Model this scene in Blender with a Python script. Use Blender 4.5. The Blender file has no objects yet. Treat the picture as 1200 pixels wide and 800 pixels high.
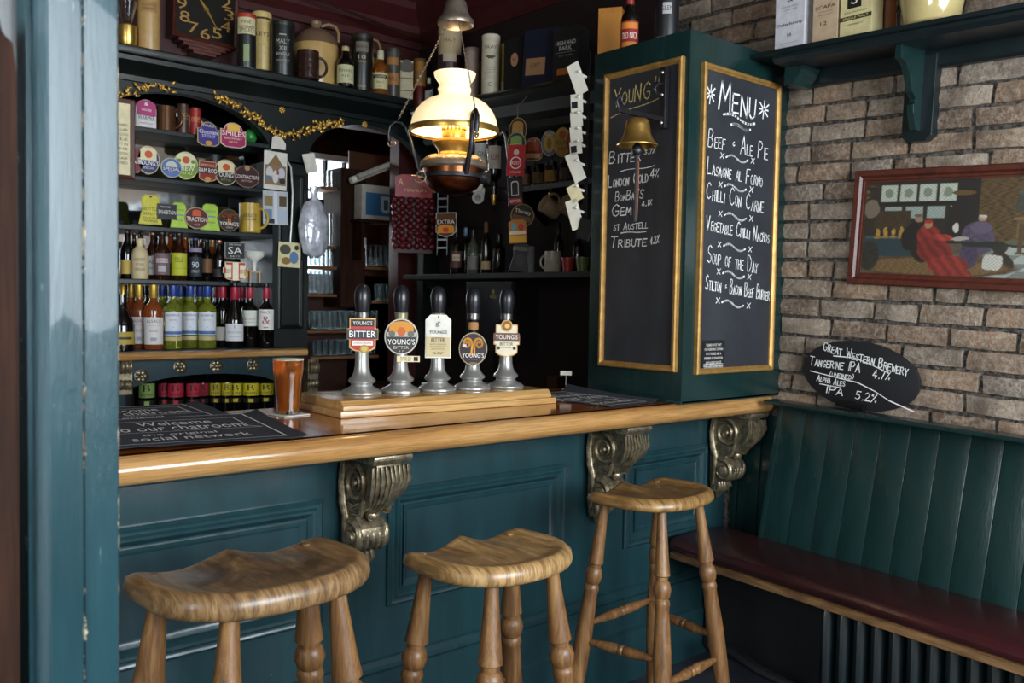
import bpy, bmesh, math, random
from mathutils import Matrix, Vector
PI = math.pi
rnd = random.Random(11)
SC = bpy.context.scene
COL = SC.collection

# ---------------------------------------------------------------- camera
CAM = Vector((0, 0, 1.445))
FPX, YAW, PITCH, ROLL = 1049.66, .8608, -.0442, .0178
fw = Vector((math.cos(YAW) * math.cos(PITCH), math.sin(YAW) * math.cos(PITCH), math.sin(PITCH)))
_r = Vector((math.sin(YAW), -math.cos(YAW), 0)); _u = _r.cross(fw)
rt = _r * math.cos(ROLL) + _u * math.sin(ROLL); up = -_r * math.sin(ROLL) + _u * math.cos(ROLL)
cd = bpy.data.cameras.new('camera'); cam = bpy.data.objects.new('camera', cd); COL.objects.link(cam)
cam.matrix_world = Matrix(((rt.x, up.x, -fw.x, CAM.x), (rt.y, up.y, -fw.y, CAM.y), (rt.z, up.z, -fw.z, CAM.z), (0, 0, 0, 1)))
cd.sensor_width = 36; cd.lens = FPX * 36 / 1200; cd.clip_start = .05
cd.dof.use_dof = True; cd.dof.focus_distance = 2.7; cd.dof.aperture_fstop = 8
SC.camera = cam

# ---------------------------------------------------------------- world, daylight, exposure
w = bpy.data.worlds.new('sky'); SC.world = w; w.use_nodes = True
bg = w.node_tree.nodes['Background']; bg.inputs[0].default_value = (.80, .90, 1, 1); bg.inputs[1].default_value = 2.2
def area(name, loc, direction, sx, sy, power, col):
    l = bpy.data.lights.new(name, 'AREA'); l.shape = 'RECTANGLE'; l.size = sx; l.size_y = sy; l.energy = power; l.color = col
    o = bpy.data.objects.new(name, l); COL.objects.link(o); o.location = loc
    o.rotation_euler = Vector(direction).to_track_quat('-Z', 'Y').to_euler(); return o
area('daylight_front_window', (1.45, -1.93, 1.9), (0, 1, -.10), 2.9, 1.4, 175, (.86, .93, 1))
area('daylight_side_window', (-1.72, .1, 1.9), (1, .10, -.1), 1.5, 1.4, 75, (.86, .93, 1))
area('daylight_passage_window', (2.62, 5.93, 1.9), (-.1, -1, 0), .7, 1.2, 24, (.9, .95, 1))
SC.view_settings.view_transform = 'Standard'; SC.view_settings.look = 'None'
SC.view_settings.gamma = 1; SC.view_settings.use_curve_mapping = False
SC.view_settings.exposure = .45

# ---------------------------------------------------------------- picking points off the photograph's frame
def ray(px, py): return fw + rt * ((px - 600) / FPX) + up * ((400 - py) / FPX)
def onX(px, py, X): d = ray(px, py); return CAM + d * ((X - CAM.x) / d.x)
def onY(px, py, Y): d = ray(px, py); return CAM + d * ((Y - CAM.y) / d.y)
def onZ(px, py, Z): d = ray(px, py); return CAM + d * ((Z - CAM.z) / d.z)
def ppm(P): return FPX / ((Vector(P) - CAM).dot(fw))
def face_cam(x, y): return math.atan2(-y, -x) + PI / 2       # turns local -Y to the room's camera side

# ---------------------------------------------------------------- mesh helpers
def T(x, y, z): return Matrix.Translation((x, y, z))
def RX(a): return Matrix.Rotation(a, 4, 'X')
def RY(a): return Matrix.Rotation(a, 4, 'Y')
def RZ(a): return Matrix.Rotation(a, 4, 'Z')
def SCL(x, y, z): return Matrix.Diagonal((x, y, z, 1))
UPR = RX(PI / 2)                       # flat XY drawing -> stands upright facing -Y
SIDE = RZ(-PI / 2) @ RX(PI / 2)        # flat XY drawing -> stands upright facing -X
class MB:
    def __init__(s): s.v = []; s.f = []; s.m = []
    def add(s, vs, fs, M=None, mi=0):
        n = len(s.v)
        s.v += [M @ Vector(p) if M else Vector(p) for p in vs]
        for f in fs: s.f.append([n + i for i in f]); s.m.append(mi)
        return s
    def box(s, x0, x1, y0, y1, z0, z1, M=None, mi=0):
        return s.add([(x, y, z) for z in (z0, z1) for y in (y0, y1) for x in (x0, x1)],
                     [(0, 2, 3, 1), (4, 5, 7, 6), (0, 1, 5, 4), (2, 6, 7, 3), (0, 4, 6, 2), (1, 3, 7, 5)], M, mi)
    def lathe(s, prof, seg=20, M=None, mi=0, a0=0., a1=2 * PI):
        full = abs(a1 - a0 - 2 * PI) < 1e-6; n = seg if full else seg + 1; vs = []; fs = []; rows = []
        for r, z in prof:
            if r < 1e-6: rows.append([len(vs)]); vs.append((0, 0, z))
            else:
                rows.append(list(range(len(vs), len(vs) + n)))
                for k in range(n):
                    a = a0 + (a1 - a0) * k / seg; vs.append((r * math.cos(a), r * math.sin(a), z))
        for A, B in zip(rows, rows[1:]):
            for k in range(seg):
                k2 = (k + 1) % n if full else k + 1
                if len(A) == 1 and len(B) == 1: continue
                if len(A) == 1: fs.append((A[0], B[k2], B[k]))
                elif len(B) == 1: fs.append((A[k], A[k2], B[0]))
                else: fs.append((A[k], A[k2], B[k2], B[k]))
        return s.add(vs, fs, M, mi)
    def tube(s, pts, r, sides=8, M=None, mi=0, flat=1.):
        pts = [Vector(p) for p in pts]; n = len(pts); rs = r if isinstance(r, (list, tuple)) else [r] * n
        vs = []; fs = []; prev = None
        for i in range(n):
            t = (pts[min(i + 1, n - 1)] - pts[max(i - 1, 0)]).normalized()
            if prev is None: a = t.orthogonal().normalized() if abs(t.z) > .9 else t.cross(Vector((0, 0, 1))).normalized()
            else: a = (prev - t * prev.dot(t)).normalized()
            prev = a; b = t.cross(a)
            for k in range(sides):
                q = 2 * PI * k / sides; vs.append(pts[i] + (a * math.cos(q) + b * math.sin(q) * flat) * rs[i])
        for i in range(n - 1):
            for k in range(sides):
                k2 = (k + 1) % sides; fs.append((i * sides + k, i * sides + k2, (i + 1) * sides + k2, (i + 1) * sides + k))
        fs.append(tuple(range(sides))[::-1]); fs.append(tuple((n - 1) * sides + k for k in range(sides)))
        return s.add(vs, fs, M, mi)
    def prism(s, out, z0, z1, M=None, mi=0):
        n = len(out)
        a = sum(out[i][0] * out[(i + 1) % n][1] - out[(i + 1) % n][0] * out[i][1] for i in range(n))
        if a < 0: out = out[::-1]
        vs = [(x, y, z0) for x, y in out] + [(x, y, z1) for x, y in out]
        fs = [tuple(range(n))[::-1], tuple(range(n, 2 * n))] + [(i, (i + 1) % n, n + (i + 1) % n, n + i) for i in range(n)]
        return s.add(vs, fs, M, mi)
    def ball(s, c, r, seg=12, M=None, mi=0):
        rx, ry, rz = (r, r, r) if not isinstance(r, tuple) else r; h = seg // 2
        L = T(*c) @ SCL(rx, ry, rz)
        return s.lathe([(max(0, math.sin(PI * k / h)) if 0 < k < h else 0, -math.cos(PI * k / h)) for k in range(h + 1)], seg, (M @ L) if M else L, mi)
    def frame(s, x0, x1, y0, y1, prof, M=None, mi=0):
        """mitred rectangular frame in XY; prof = [(inset, height)] running from outside to inside"""
        vs = []; fs = []; n = len(prof)
        for i, h in prof: vs += [(x0 + i, y0 + i, h), (x1 - i, y0 + i, h), (x1 - i, y1 - i, h), (x0 + i, y1 - i, h)]
        for k in range(n - 1):
            for j in range(4): fs.append((4 * k + j, 4 * k + (j + 1) % 4, 4 * k + 4 + (j + 1) % 4, 4 * k + 4 + j))
        return s.add(vs, fs, M, mi)
    def extr(s, prof, x0, x1, M=None, mi=0):
        """profile [(y,z)] extruded along X"""
        n = len(prof); vs = [(x0, y, z) for y, z in prof] + [(x1, y, z) for y, z in prof]
        fs = [tuple(range(n)), tuple(range(2 * n - 1, n - 1, -1))] + [(i, n + i, n + (i + 1) % n, (i + 1) % n) for i in range(n)]
        return s.add(vs, fs, M, mi)
    def build(s, name, mats, parent=None, smooth=38, bevel=0, loc=None, rot=None, seg=2):
        me = bpy.data.meshes.new(name); me.from_pydata([tuple(p) for p in s.v], [], s.f)
        if not isinstance(mats, (list, tuple)): mats = [mats]
        for m in mats: me.materials.append(m)
        me.polygons.foreach_set('material_index', s.m)
        bm = bmesh.new(); bm.from_mesh(me)
        bmesh.ops.recalc_face_normals(bm, faces=bm.faces)
        if bevel:
            es = [e for e in bm.edges if len(e.link_faces) == 2 and e.calc_face_angle(0) > .6]
            bmesh.ops.bevel(bm, geom=es, offset=bevel, segments=seg, profile=.6, affect='EDGES', clamp_overlap=True)
        bm.to_mesh(me); bm.free()
        if bevel and smooth and smooth <= 30: smooth = 20
        if smooth:
            me.polygons.foreach_set('use_smooth', [True] * len(me.polygons)); me.set_sharp_from_angle(angle=math.radians(smooth))
        o = bpy.data.objects.new(name, me); COL.objects.link(o)
        if name in ('lettering', 'print', 'numerals'): o['kind'] = 'stuff'      # flat print
        if parent: o.parent = parent
        if loc is not None: o.location = loc
        if rot is not None: o.rotation_euler = rot
        return o
def flip(o):
    o.data.flip_normals(); return o
def tag(o, label, cat, group=None):
    o['label'] = label; o['category'] = cat
    if group: o['group'] = group
    return o
def thing(name, label, cat, loc=(0, 0, 0), rz=0, group=None, rx=0, ry=0):
    o = bpy.data.objects.new(name, None); COL.objects.link(o); o.empty_display_size = .05
    o.location = loc; o.rotation_euler = (rx, ry, rz); return tag(o, label, cat, group)
def struct(o): o['kind'] = 'structure'; return o
def stuff(o): o['kind'] = 'stuff'; return o
def box(x0, x1, y0, y1, z0, z1): return MB().box(x0, x1, y0, y1, z0, z1)

# ---------------------------------------------------------------- writing
_tc = {}
def glyphs(txt):
    if txt not in _tc:
        c = bpy.data.curves.new('t', 'FONT'); c.body = txt; c.size = 1; c.resolution_u = 2
        o = bpy.data.objects.new('t', c); COL.objects.link(o); bpy.context.view_layer.update()
        me = bpy.data.meshes.new_from_object(o.evaluated_get(bpy.context.evaluated_depsgraph_get()))
        vs = [tuple(v.co) for v in me.vertices]; fs = [tuple(p.vertices) for p in me.polygons]
        bpy.data.objects.remove(o); bpy.data.curves.remove(c); bpy.data.meshes.remove(me)
        xs = [v[0] for v in vs] or [0, 1]; ys = [v[1] for v in vs] or [0, 1]
        _tc[txt] = (vs, fs, min(xs), max(xs), min(ys), max(ys))
    return _tc[txt]
def letter(mb, txt, w, h, M=None, mi=0, x=0, y=0, z=0, R=None, bold=0):
    """print text fitted into a w x h box centred on (x, y); R bends it round a cylinder of that radius (axis Z, facing -Y)"""
    vs, fs, a, b, c, d = glyphs(txt)
    sx = w / max(b - a, 1e-6); sy = h / max(d - c, 1e-6)
    P = [((p[0] - (a + b) / 2) * sx + x, (p[1] - (c + d) / 2) * sy + y) for p in vs]
    if R: Q = [(R * math.sin(u / R), -R * math.cos(u / R), v) for u, v in P]
    else: Q = [(u, v, z) for u, v in P]
    mb.add(Q, fs, M, mi)
    return mb
GL = {'A': '0,0 2,6 4,0;.7,2 3.3,2.2', 'B': '0,0 0,6 2.4,6 3.3,4.8 2.2,3.2 0,3.1;2.2,3.2 3.8,1.8 2.6,0 0,0', 'C': '3.8,5 2.4,6 .8,5 0,3 .8,.8 2.4,0 3.9,1',
 'D': '0,0 0,6 2,5.8 3.8,4 3.6,1.6 2,0 0,0', 'E': '3.5,6 0,5.9 0,0 3.6,.1;0,3.1 2.8,3.2', 'F': '3.6,6 0,5.9 0,0;0,3.1 2.6,3.2', 'G': '3.8,5 2.4,6 .8,5 0,3 .8,.8 2.4,0 3.8,1 3.8,2.6 2.2,2.6',
 'H': '0,0 0,6;3.6,0 3.6,6;0,3 3.6,3.2', 'I': '1,0 1,6', 'J': '3,6 3,1.2 1.8,0 .3,.8', 'K': '0,0 0,6;3.6,6 0,2.8 3.8,0', 'L': '0,6 0,0 3.2,.1', 'M': '0,0 .6,6 2.2,2 3.8,6 4.4,0',
 'N': '0,0 .2,6 3.4,0 3.6,6', 'O': '2,6 .4,4.8 0,3 .6,.8 2,0 3.5,1 4,3 3.4,5 2,6', 'P': '0,0 0,6 2.4,6 3.6,4.6 2.4,3 0,2.8', 'Q': '2,6 .4,4.8 0,3 .6,.8 2,0 3.5,1 4,3 3.4,5 2,6;2.4,1.6 4.2,-.6',
 'R': '0,0 0,6 2.4,6 3.6,4.7 2.4,3.2 0,3;1.8,3 3.9,0', 'S': '3.6,5.2 2.2,6 .5,5.2 .6,3.7 3.2,2.4 3.5,.9 2,0 0,.8', 'T': '0,6 4,5.9;2,6 2,0', 'U': '0,6 .1,1.4 1.6,0 3.2,1 3.5,6', 'V': '0,6 1.9,0 3.8,6',
 'W': '0,6 1,0 2.3,4 3.6,0 4.6,6', 'X': '0,0 3.6,6;0,6 3.6,0', 'Y': '0,6 1.9,3 3.8,6;1.9,3 1.8,0', 'Z': '0,6 3.6,6 0,0 3.8,0', '.': '1,0 1.2,.3', '%': '0,0 3.6,6;.2,5 1,5.8 1.2,4.6 .2,5;2.8,1 3.6,1.4 3.4,.2 2.8,1',
 "'": '1,6 .7,4.6', '-': '.5,3 2.5,3', '(': '1.6,6.4 .4,4 .4,2 1.6,-.4', ')': '.4,6.4 1.6,4 1.6,2 .4,-.4', '0': '2,6 .2,4 .4,1 2,0 3.6,2 3.4,5 2,6', '1': '.6,5 1.6,6 1.6,0', '2': '.2,4.8 1.6,6 3.2,5 2.8,3.4 0,0 3.6,.1',
 '3': '.2,5.4 2,6 3.2,4.8 1.4,3.2 3.4,1.8 2,0 .2,.6', '4': '2.6,0 2.6,6 0,1.8 3.8,1.9', '5': '3.4,6 .6,6 .4,3.4 2.6,3.4 3.4,1.6 2,0 .2,.6', '6': '3,6 .6,3 .4,1 2,0 3.4,1.4 2,3 .6,2.2', '7': '0,6 3.6,6 1.2,0', '9': '3.4,4 2,3 .4,4.4 1.8,6 3.4,4.6 2.6,0', '*': '0,1 4,5;0,5 4,1;2,0 2,6;0,3 4,3', '&': '3,2.4 2,2 1.4,3 2.6,3.4'}
def ribbon(mb, pts, wd, M, mi=0, z=0):
    for (x0, y0), (x1, y1) in zip(pts, pts[1:]):
        L = math.hypot(x1 - x0, y1 - y0)
        if L < 1e-6: continue
        dx, dy = (x1 - x0) / L * wd / 2, (y1 - y0) / L * wd / 2
        w2 = rnd.uniform(.75, 1.15)
        mb.add([(x0 - dx - dy * w2, y0 - dy + dx * w2, z), (x1 + dx - dy * w2, y1 + dy + dx * w2, z), (x1 + dx + dy * w2, y1 + dy - dx * w2, z), (x0 - dx + dy * w2, y0 - dy - dx * w2, z)], [(0, 3, 2, 1)], M, mi)
def chalk(mb, txt, x, y, size, M, width=None, wd=.004, rise=0, mi=0, small=.66, z=0):
    """hand-chalked line, starting at x on baseline y; lower case gives small capitals; width squeezes the line"""
    items = []; cx = 0
    for ch in txt:
        if ch == ' ': cx += .55; continue
        k = small if ch.islower() else 1.
        g = GL.get(ch.upper())
        if not g: continue
        pl = [[tuple(map(float, p.split(','))) for p in s.split()] for s in g.split(';')]
        adv = max(p[0] for q in pl for p in q)
        items.append((cx, k, pl)); cx += (adv / 6 * .85 + .2) * k
    tot = max(cx - .15, .1); sx = (width / tot / size) if width else 1.
    for c0, k, pl in items:
        jy = rnd.uniform(-.03, .03); sl = rnd.uniform(.02, .14); kk = k * rnd.uniform(.94, 1.08)
        for q in pl:
            pts = [(x + size * sx * (c0 + kk * .85 * (p[0] + p[1] * sl) / 6), y + size * (jy + kk * p[1] / 6) + rise * size * sx * c0) for p in q]
            ribbon(mb, pts, wd, M, mi, z)
    return x + tot * size * sx
# ---------------------------------------------------------------- materials
def srgb(h):
    c = [int(h[i:i + 2], 16) / 255 for i in (0, 2, 4)]
    return tuple((x / 12.92 if x <= .04045 else ((x + .055) / 1.055) ** 2.4) for x in c)
class NT:
    def __init__(s, name):
        s.m = bpy.data.materials.new(name); s.m.use_nodes = True; s.t = s.m.node_tree; s.b = s.t.nodes['Principled BSDF']
    def n(s, typ, **kw):
        x = s.t.nodes.new(typ)
        for k, v in kw.items():
            if k in x.inputs: x.inputs[k].default_value = v
            else: setattr(x, k, v)
        return x
    def l(s, a, b): s.t.links.new(a, b)
    def coords(s, scale=(1, 1, 1), kind='Object'):
        tc = s.n('ShaderNodeTexCoord'); mp = s.n('ShaderNodeMapping'); mp.inputs['Scale'].default_value = scale
        s.l(tc.outputs[kind], mp.inputs['Vector']); return mp.outputs['Vector']
    def noise(s, vec, scale, detail=4, rough=.55, dist=0):
        n = s.n('ShaderNodeTexNoise'); n.inputs['Scale'].default_value = scale; n.inputs['Detail'].default_value = detail
        n.inputs['Roughness'].default_value = rough; n.inputs['Distortion'].default_value = dist
        s.l(vec, n.inputs['Vector']); return n.outputs['Fac']
    def ramp(s, fac, stops):
        r = s.n('ShaderNodeValToRGB'); e = r.color_ramp.elements
        while len(e) < len(stops): e.new(.5)
        for el, (p, c) in zip(e, stops): el.position = p; el.color = (*c, 1) if len(c) == 3 else c
        s.l(fac, r.inputs['Fac']); return r.outputs['Color']
    def mix(s, fac, a, b, mode='MIX'):
        m = s.n('ShaderNodeMix', data_type='RGBA', blend_type=mode)
        for q, v in ((m.inputs[0], fac), (m.inputs[6], a), (m.inputs[7], b)):
            if isinstance(v, (int, float)): q.default_value = v
            elif isinstance(v, tuple): q.default_value = (*v, 1)
            else: s.l(v, q)
        return m.outputs[2]
    def bump(s, h, strength=.3, dist=.01):
        b = s.n('ShaderNodeBump'); b.inputs['Strength'].default_value = strength; b.inputs['Distance'].default_value = dist
        s.l(h, b.inputs['Height']); s.l(b.outputs['Normal'], s.b.inputs['Normal'])
    def set(s, **kw):
        for k, v in kw.items():
            q = s.b.inputs[k.replace('_', ' ')]
            if hasattr(v, 'node'): s.l(v, q)
            else: q.default_value = (*v, 1) if isinstance(v, tuple) and len(v) == 3 else v
        return s.m
_mc = {}
def mat(col, rough=.5, metal=0., var=.12, vs=30., bump=0., bs=80., coat=0., trans=0., emit=0., ecol=None, ior=1.45, spec=.5, alpha=1.):
    """plain procedural surface; col is an sRGB hex string, var the mottling of its colour"""
    key = (col, rough, metal, var, vs, bump, bs, coat, trans, emit, ecol, ior, spec, alpha)
    if key in _mc: return _mc[key]
    s = NT('surface_' + col); c = srgb(col); v = None
    if var and not trans:
        v = s.coords(); f = s.noise(v, vs)
        s.l(s.ramp(f, [(.3, tuple(x * (1 - var) for x in c)), (.7, tuple(min(1, x * (1 + var)) for x in c))]), s.b.inputs['Base Color'])
    else: s.set(Base_Color=c)
    if bump: s.bump(s.noise(v or s.coords(), bs), bump, .004)
    s.set(Roughness=rough, Metallic=metal, IOR=ior); s.b.inputs['Coat Weight'].default_value = coat; s.b.inputs['Specular IOR Level'].default_value = spec
    s.b.inputs['Transmission Weight'].default_value = trans; s.b.inputs['Alpha'].default_value = alpha
    if emit: s.b.inputs['Emission Color'].default_value = (*srgb(ecol or col), 1); s.b.inputs['Emission Strength'].default_value = emit
    _mc[key] = s.m; return s.m
def wood(name, dark, mid, light, axis='X', scale=1., rough=.35, coat=0., grain=1., bump=.15):
    s = NT(name); k = {'X': (.12, 1, 1), 'Y': (1, .12, 1), 'Z': (1, 1, .12)}[axis]
    v = s.coords(tuple(q * scale for q in k)); a = s.noise(v, 9, 6, .6, 1.2 * grain); f2 = s.coords(tuple(q * scale * 1. for q in (k[0] ** 1.6, k[1] ** 1.6, k[2] ** 1.6)))
    b = s.noise(f2, 130, 3, .7)
    c = s.ramp(a, [(.25, srgb(dark)), (.5, srgb(mid)), (.75, srgb(light))])
    g = s.ramp(b, [(.38, (.45, .40, .36)), (.55, (1, 1, 1))])
    s.set(Base_Color=s.mix(.55, c, g, 'MULTIPLY'), Roughness=rough); s.b.inputs['Coat Weight'].default_value = coat; s.b.inputs['Coat Roughness'].default_value = .08
    s.bump(b, bump, .002); return s.m
def paint(name, col, rough=.3, wear=.0, wearcol='b8a888', bump=.12, coat=.15, streak=(2, 2, .35)):
    s = NT(name); c = srgb(col); v = s.coords(); st = s.coords(streak)
    f = s.noise(st, 7, 5, .6); base = s.ramp(f, [(.3, tuple(x * .82 for x in c)), (.7, tuple(x * 1.2 for x in c))])
    if wear:
        n1 = s.noise(v, 42, 6, .7); mk = s.ramp(n1, [(.735 - wear * .1, (0, 0, 0)), (.765 - wear * .1, (1, 1, 1))])
        base = s.mix(mk, base, srgb(wearcol))
    s.set(Base_Color=base, Roughness=rough); s.b.inputs['Coat Weight'].default_value = coat; s.b.inputs['Coat Roughness'].default_value = .12
    s.bump(s.noise(st, 60, 5, .65), bump, .004); return s.m
M = {}
M['teal'] = paint('teal_gloss_paint', '1c383d', .27, .25)
M['teal_panel'] = paint('teal_panel_paint', '1a343a', .29, .15)
M['green'] = paint('dark_green_gloss_paint', '122b2a', .24, .08, bump=.25)
M['backbar'] = paint('black_green_paint', '0c1413', .32, .0)
M['shelfdark'] = paint('dark_teal_shelf_paint', '0b181b', .38, .1)
M['red'] = paint('oxblood_paint', '3c1010', .5, 0, bump=.05)
M['counter'] = wood('varnished_counter_wood', '7a3a12', 'a45a22', 'bd7434', 'X', 1.3, .16, .6, 1.)
M['bullnose'] = wood('counter_edge_wood', '93673a', 'b4864e', 'c8a06c', 'X', 1.6, .2, .5, .6, .1)
M['plinth'] = wood('pump_plinth_wood', 'ab7a42', 'c4985c', 'd5b078', 'X', 1.6, .24, .3, .7, .1)
M['oldwood'] = wood('old_counter_wood', '6b431f', 'a06a35', 'c28d50', 'X', 2., .35, .1, 2.)
M['brownwood'] = wood('dark_brown_wood', '1c100a', '2e1a10', '3d2416', 'Z', 2., .7)
M['brownwood'].node_tree.nodes['Principled BSDF'].inputs['Specular IOR Level'].default_value = .12
M['shelfwood'] = wood('passage_shelf_wood', '5a3a20', '7d5430', '94683e', 'X', 2., .5)
M['picframe'] = wood('mahogany_frame_wood', '38170f', '502216', '5f2c1c', 'X', 2., .42, .05)
M['benchlip'] = wood('worn_bench_edge_wood', '3c2a1c', '7a5a3a', '9c784e', 'Y', 2., .5, 0, 2.)
M['legwood'] = wood('turned_leg_wood', '4c311b', '7b5632', '9f7848', 'Z', 2.4, .42, .05, 1.6)
def seatwood(name, dark, mid, light, stain):
    s = NT(name); v = s.coords((1, .22, .4)); a = s.noise(v, 16, 6, .62, 2.5); g = s.noise(s.coords((1, .05, .12)), 190, 3, .7)
    c = s.ramp(a, [(.28, srgb(dark)), (.5, srgb(mid)), (.72, srgb(light))])
    c = s.mix(.75, c, s.ramp(g, [(.42, (.42, .36, .3)), (.55, (1, 1, 1))]), 'MULTIPLY')
    n = s.noise(s.coords((1, .7, 1)), 7.5, 7, .7, 1.6); ob = s.coords((5.2, 7.2, 0)); ln = s.n('ShaderNodeVectorMath', operation='LENGTH'); s.l(ob, ln.inputs[0])
    rimk = s.ramp(ln.outputs['Value'], [(.72, (1, 1, 1)), (1.0, (0, 0, 0))]); st = s.mix(1, s.ramp(n, [(.34, (0, 0, 0)), (.58, (stain,) * 3)]), rimk, 'MULTIPLY'); c = s.mix(st, c, srgb('33271d'))
    s.set(Base_Color=c, Roughness=.36); s.b.inputs['Coat Weight'].default_value = .12; s.bump(g, .15, .002); return s.m
M['seat_a'] = seatwood('dark_stained_seat_wood', '59432c', '8a6b47', 'a98a5f', .9)
M['seat_b'] = seatwood('pale_seat_wood', '7a5a36', 'a98656', 'c6a674', .12)
M['seat_c'] = seatwood('worn_seat_wood', '6b4d2e', '94703f', 'b08f5c', .6)
M['steel'] = mat('b2b2ae', .33, .7, .1, 14, .05, 40)
M['brass'] = mat('bf9a52', .3, .85, .15, 40)
M['gold'] = mat('a98246', .42, .5, .25, 30, .1, 120)
M['gilt'] = mat('d0a552', .34, .7, .3, 60)
M['oldgold'] = mat('8b8069', .34, .75, .6, 45, .25, 140)
M['copper'] = mat('7c4a30', .28, 1., .3, 20)
M['iron'] = mat('3a3a3e', .38, .8, .2, 40)
M['pewter'] = mat('96897a', .36, .75, .2, 30)
M['black'] = mat('0b0b0d', .3)
M['blackmatt'] = mat('101013', .6)
M['grip'] = mat('14161c', .36, 0, .1, 20, 0, 80, .3)
M['chalk'] = mat('e9e9e6', .9, 0, .15, 200)
M['chalky'] = mat('c9b878', .9, 0, .2, 200)
M['white'] = mat('e2e0d8', .5)
M['cream'] = mat('dcd0a8', .5)
M['paper'] = mat('d8d4c6', .75, 0, .06)
M['ink'] = mat('16161a', .6)
M['silverprint'] = mat('e4e4e0', .6)
def slate():
    s = NT('chalkboard_slate'); v = s.coords((1, 1, .5)); n = s.noise(v, 5, 5, .6)
    s.set(Base_Color=s.ramp(n, [(.3, srgb('202227')), (.75, srgb('35383f'))]), Roughness=.55); s.bump(s.noise(v, 150), .05, .002); return s.m
M['slate'] = slate()
def brickmat():
    s = NT('old_brick'); v = s.coords(); oi = s.n('ShaderNodeObjectInfo')
    base = s.ramp(oi.outputs['Random'], [(0, srgb('6a4e3a')), (.25, srgb('9c7a5c')), (.5, srgb('877462')), (.75, srgb('a99480')), (1, srgb('74655a'))])
    pv = s.n('ShaderNodeTexCoord').outputs['Object']
    add = s.n('ShaderNodeVectorMath', operation='ADD'); s.l(pv, add.inputs[0]); s.l(oi.outputs['Location'], add.inputs[1])
    P = add.outputs[0]; n1 = s.noise(P, 55, 7, .75); n2 = s.noise(P, 9, 4, .6); n3 = s.noise(P, 210, 3, .7)
    c = s.mix(s.ramp(n1, [(.42, (0, 0, 0)), (.68, (.72, .72, .72))]), base, srgb('c6beae'))
    c = s.mix(s.ramp(n2, [(.44, (0, 0, 0)), (.70, (.7, .7, .7))]), c, srgb('4a3c30'))
    c = s.mix(s.ramp(n3, [(.58, (0, 0, 0)), (.68, (.8, .8, .8))]), c, srgb('352b24'))
    s.set(Base_Color=c, Roughness=.8); s.bump(n1, 1., .012); return s.m
M['brick'] = brickmat()
def mortarmat():
    s = NT('grey_mortar'); v = s.coords(); n = s.noise(v, 60, 5, .7)
    s.set(Base_Color=s.ramp(n, [(.42, srgb('26211c')), (.80, srgb('8a8278'))]), Roughness=.95); s.bump(n, .8, .006); return s.m
M['mortar'] = mortarmat()
def leather():
    s = NT('burgundy_leather'); v = s.coords(); n = s.noise(v, 3, 4); vo = s.n('ShaderNodeTexVoronoi'); vo.inputs['Scale'].default_value = 260; s.l(v, vo.inputs['Vector'])
    s.set(Base_Color=s.ramp(n, [(.3, srgb('271012')), (.7, srgb('3a181a'))]), Roughness=.27); s.bump(vo.outputs['Distance'], .06, .002); return s.m
M['leather'] = leather()
def towelmat():
    s = NT('navy_towelling'); v = s.coords(); n = s.noise(v, 500, 2)
    s.set(Base_Color=s.ramp(n, [(.3, srgb('15171f')), (.7, srgb('272a36'))]), Roughness=.95); s.bump(n, .6, .003); return s.m
M['towel'] = towelmat()
def floormat():
    s = NT('dark_floor'); v = s.coords(); n = s.noise(v, 6, 5); 
    s.set(Base_Color=s.ramp(n, [(.3, srgb('25282f')), (.7, srgb('3a3e47'))]), Roughness=.5); s.bump(s.noise(v, 80), .15, .003); return s.m
M['floor'] = floormat()
def pillarmat():
    """old gloss paint, chipped to cream undercoat and bare wood along the arrises"""
    s = NT('chipped_teal_gloss'); v = s.coords(); st = s.coords((3, 3, .4)); c = srgb('1c3940')
    base = s.ramp(s.noise(st, 9, 5), [(.3, tuple(x * .8 for x in c)), (.7, tuple(x * 1.2 for x in c))])
    sx = s.n('ShaderNodeSeparateXYZ'); s.l(v, sx.inputs[0]); n = s.noise(s.coords((1, 1, .45)), 55, 6, .75); chip = None
    def mt(op, a, b):
        m_ = s.n('ShaderNodeMath', operation=op)
        for q, x in zip(m_.inputs, (a, b)):
            if hasattr(x, 'node'): s.l(x, q)
            else: q.default_value = x
        return m_.outputs[0]
    for x0, wd, th in ((onY(97.5, 400, .9).x, .0011, .54), (onY(141, 400, .9).x, .0017, .53), (onY(33, 400, .9).x, .002, .60)):
        d_ = mt('DIVIDE', mt('ABSOLUTE', mt('SUBTRACT', sx.outputs[0], x0), 0), wd); k_ = mt('GREATER_THAN', mt('SUBTRACT', n, mt('MULTIPLY', d_, .06)), th)
        chip = k_ if chip is None else mt('MAXIMUM', chip, k_)
    base = s.mix(chip, base, s.ramp(s.noise(s.coords((1, 1, .3)), 20, 3), [(.4, srgb('a8835c')), (.55, srgb('c9bb9c'))]))
    sc = s.ramp(s.noise(s.coords((9, 9, 1.2)), 14, 3, .7), [(.70, (0, 0, 0)), (.73, (.6, .6, .6))]); base = s.mix(sc, base, srgb('6f8c94'))
    s.set(Base_Color=base, Roughness=.2); s.b.inputs['Coat Weight'].default_value = .25
    s.bump(s.noise(s.coords((3.5, 3.5, .32)), 34, 7, .75), .55, .006); return s.m
M['pillar'] = pillarmat()
M['mirror'] = mat('a8acae', .06, 1., .1, 4)
M['clear'] = mat('f4f8f8', .02, 0, 0, trans=1.)
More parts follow.
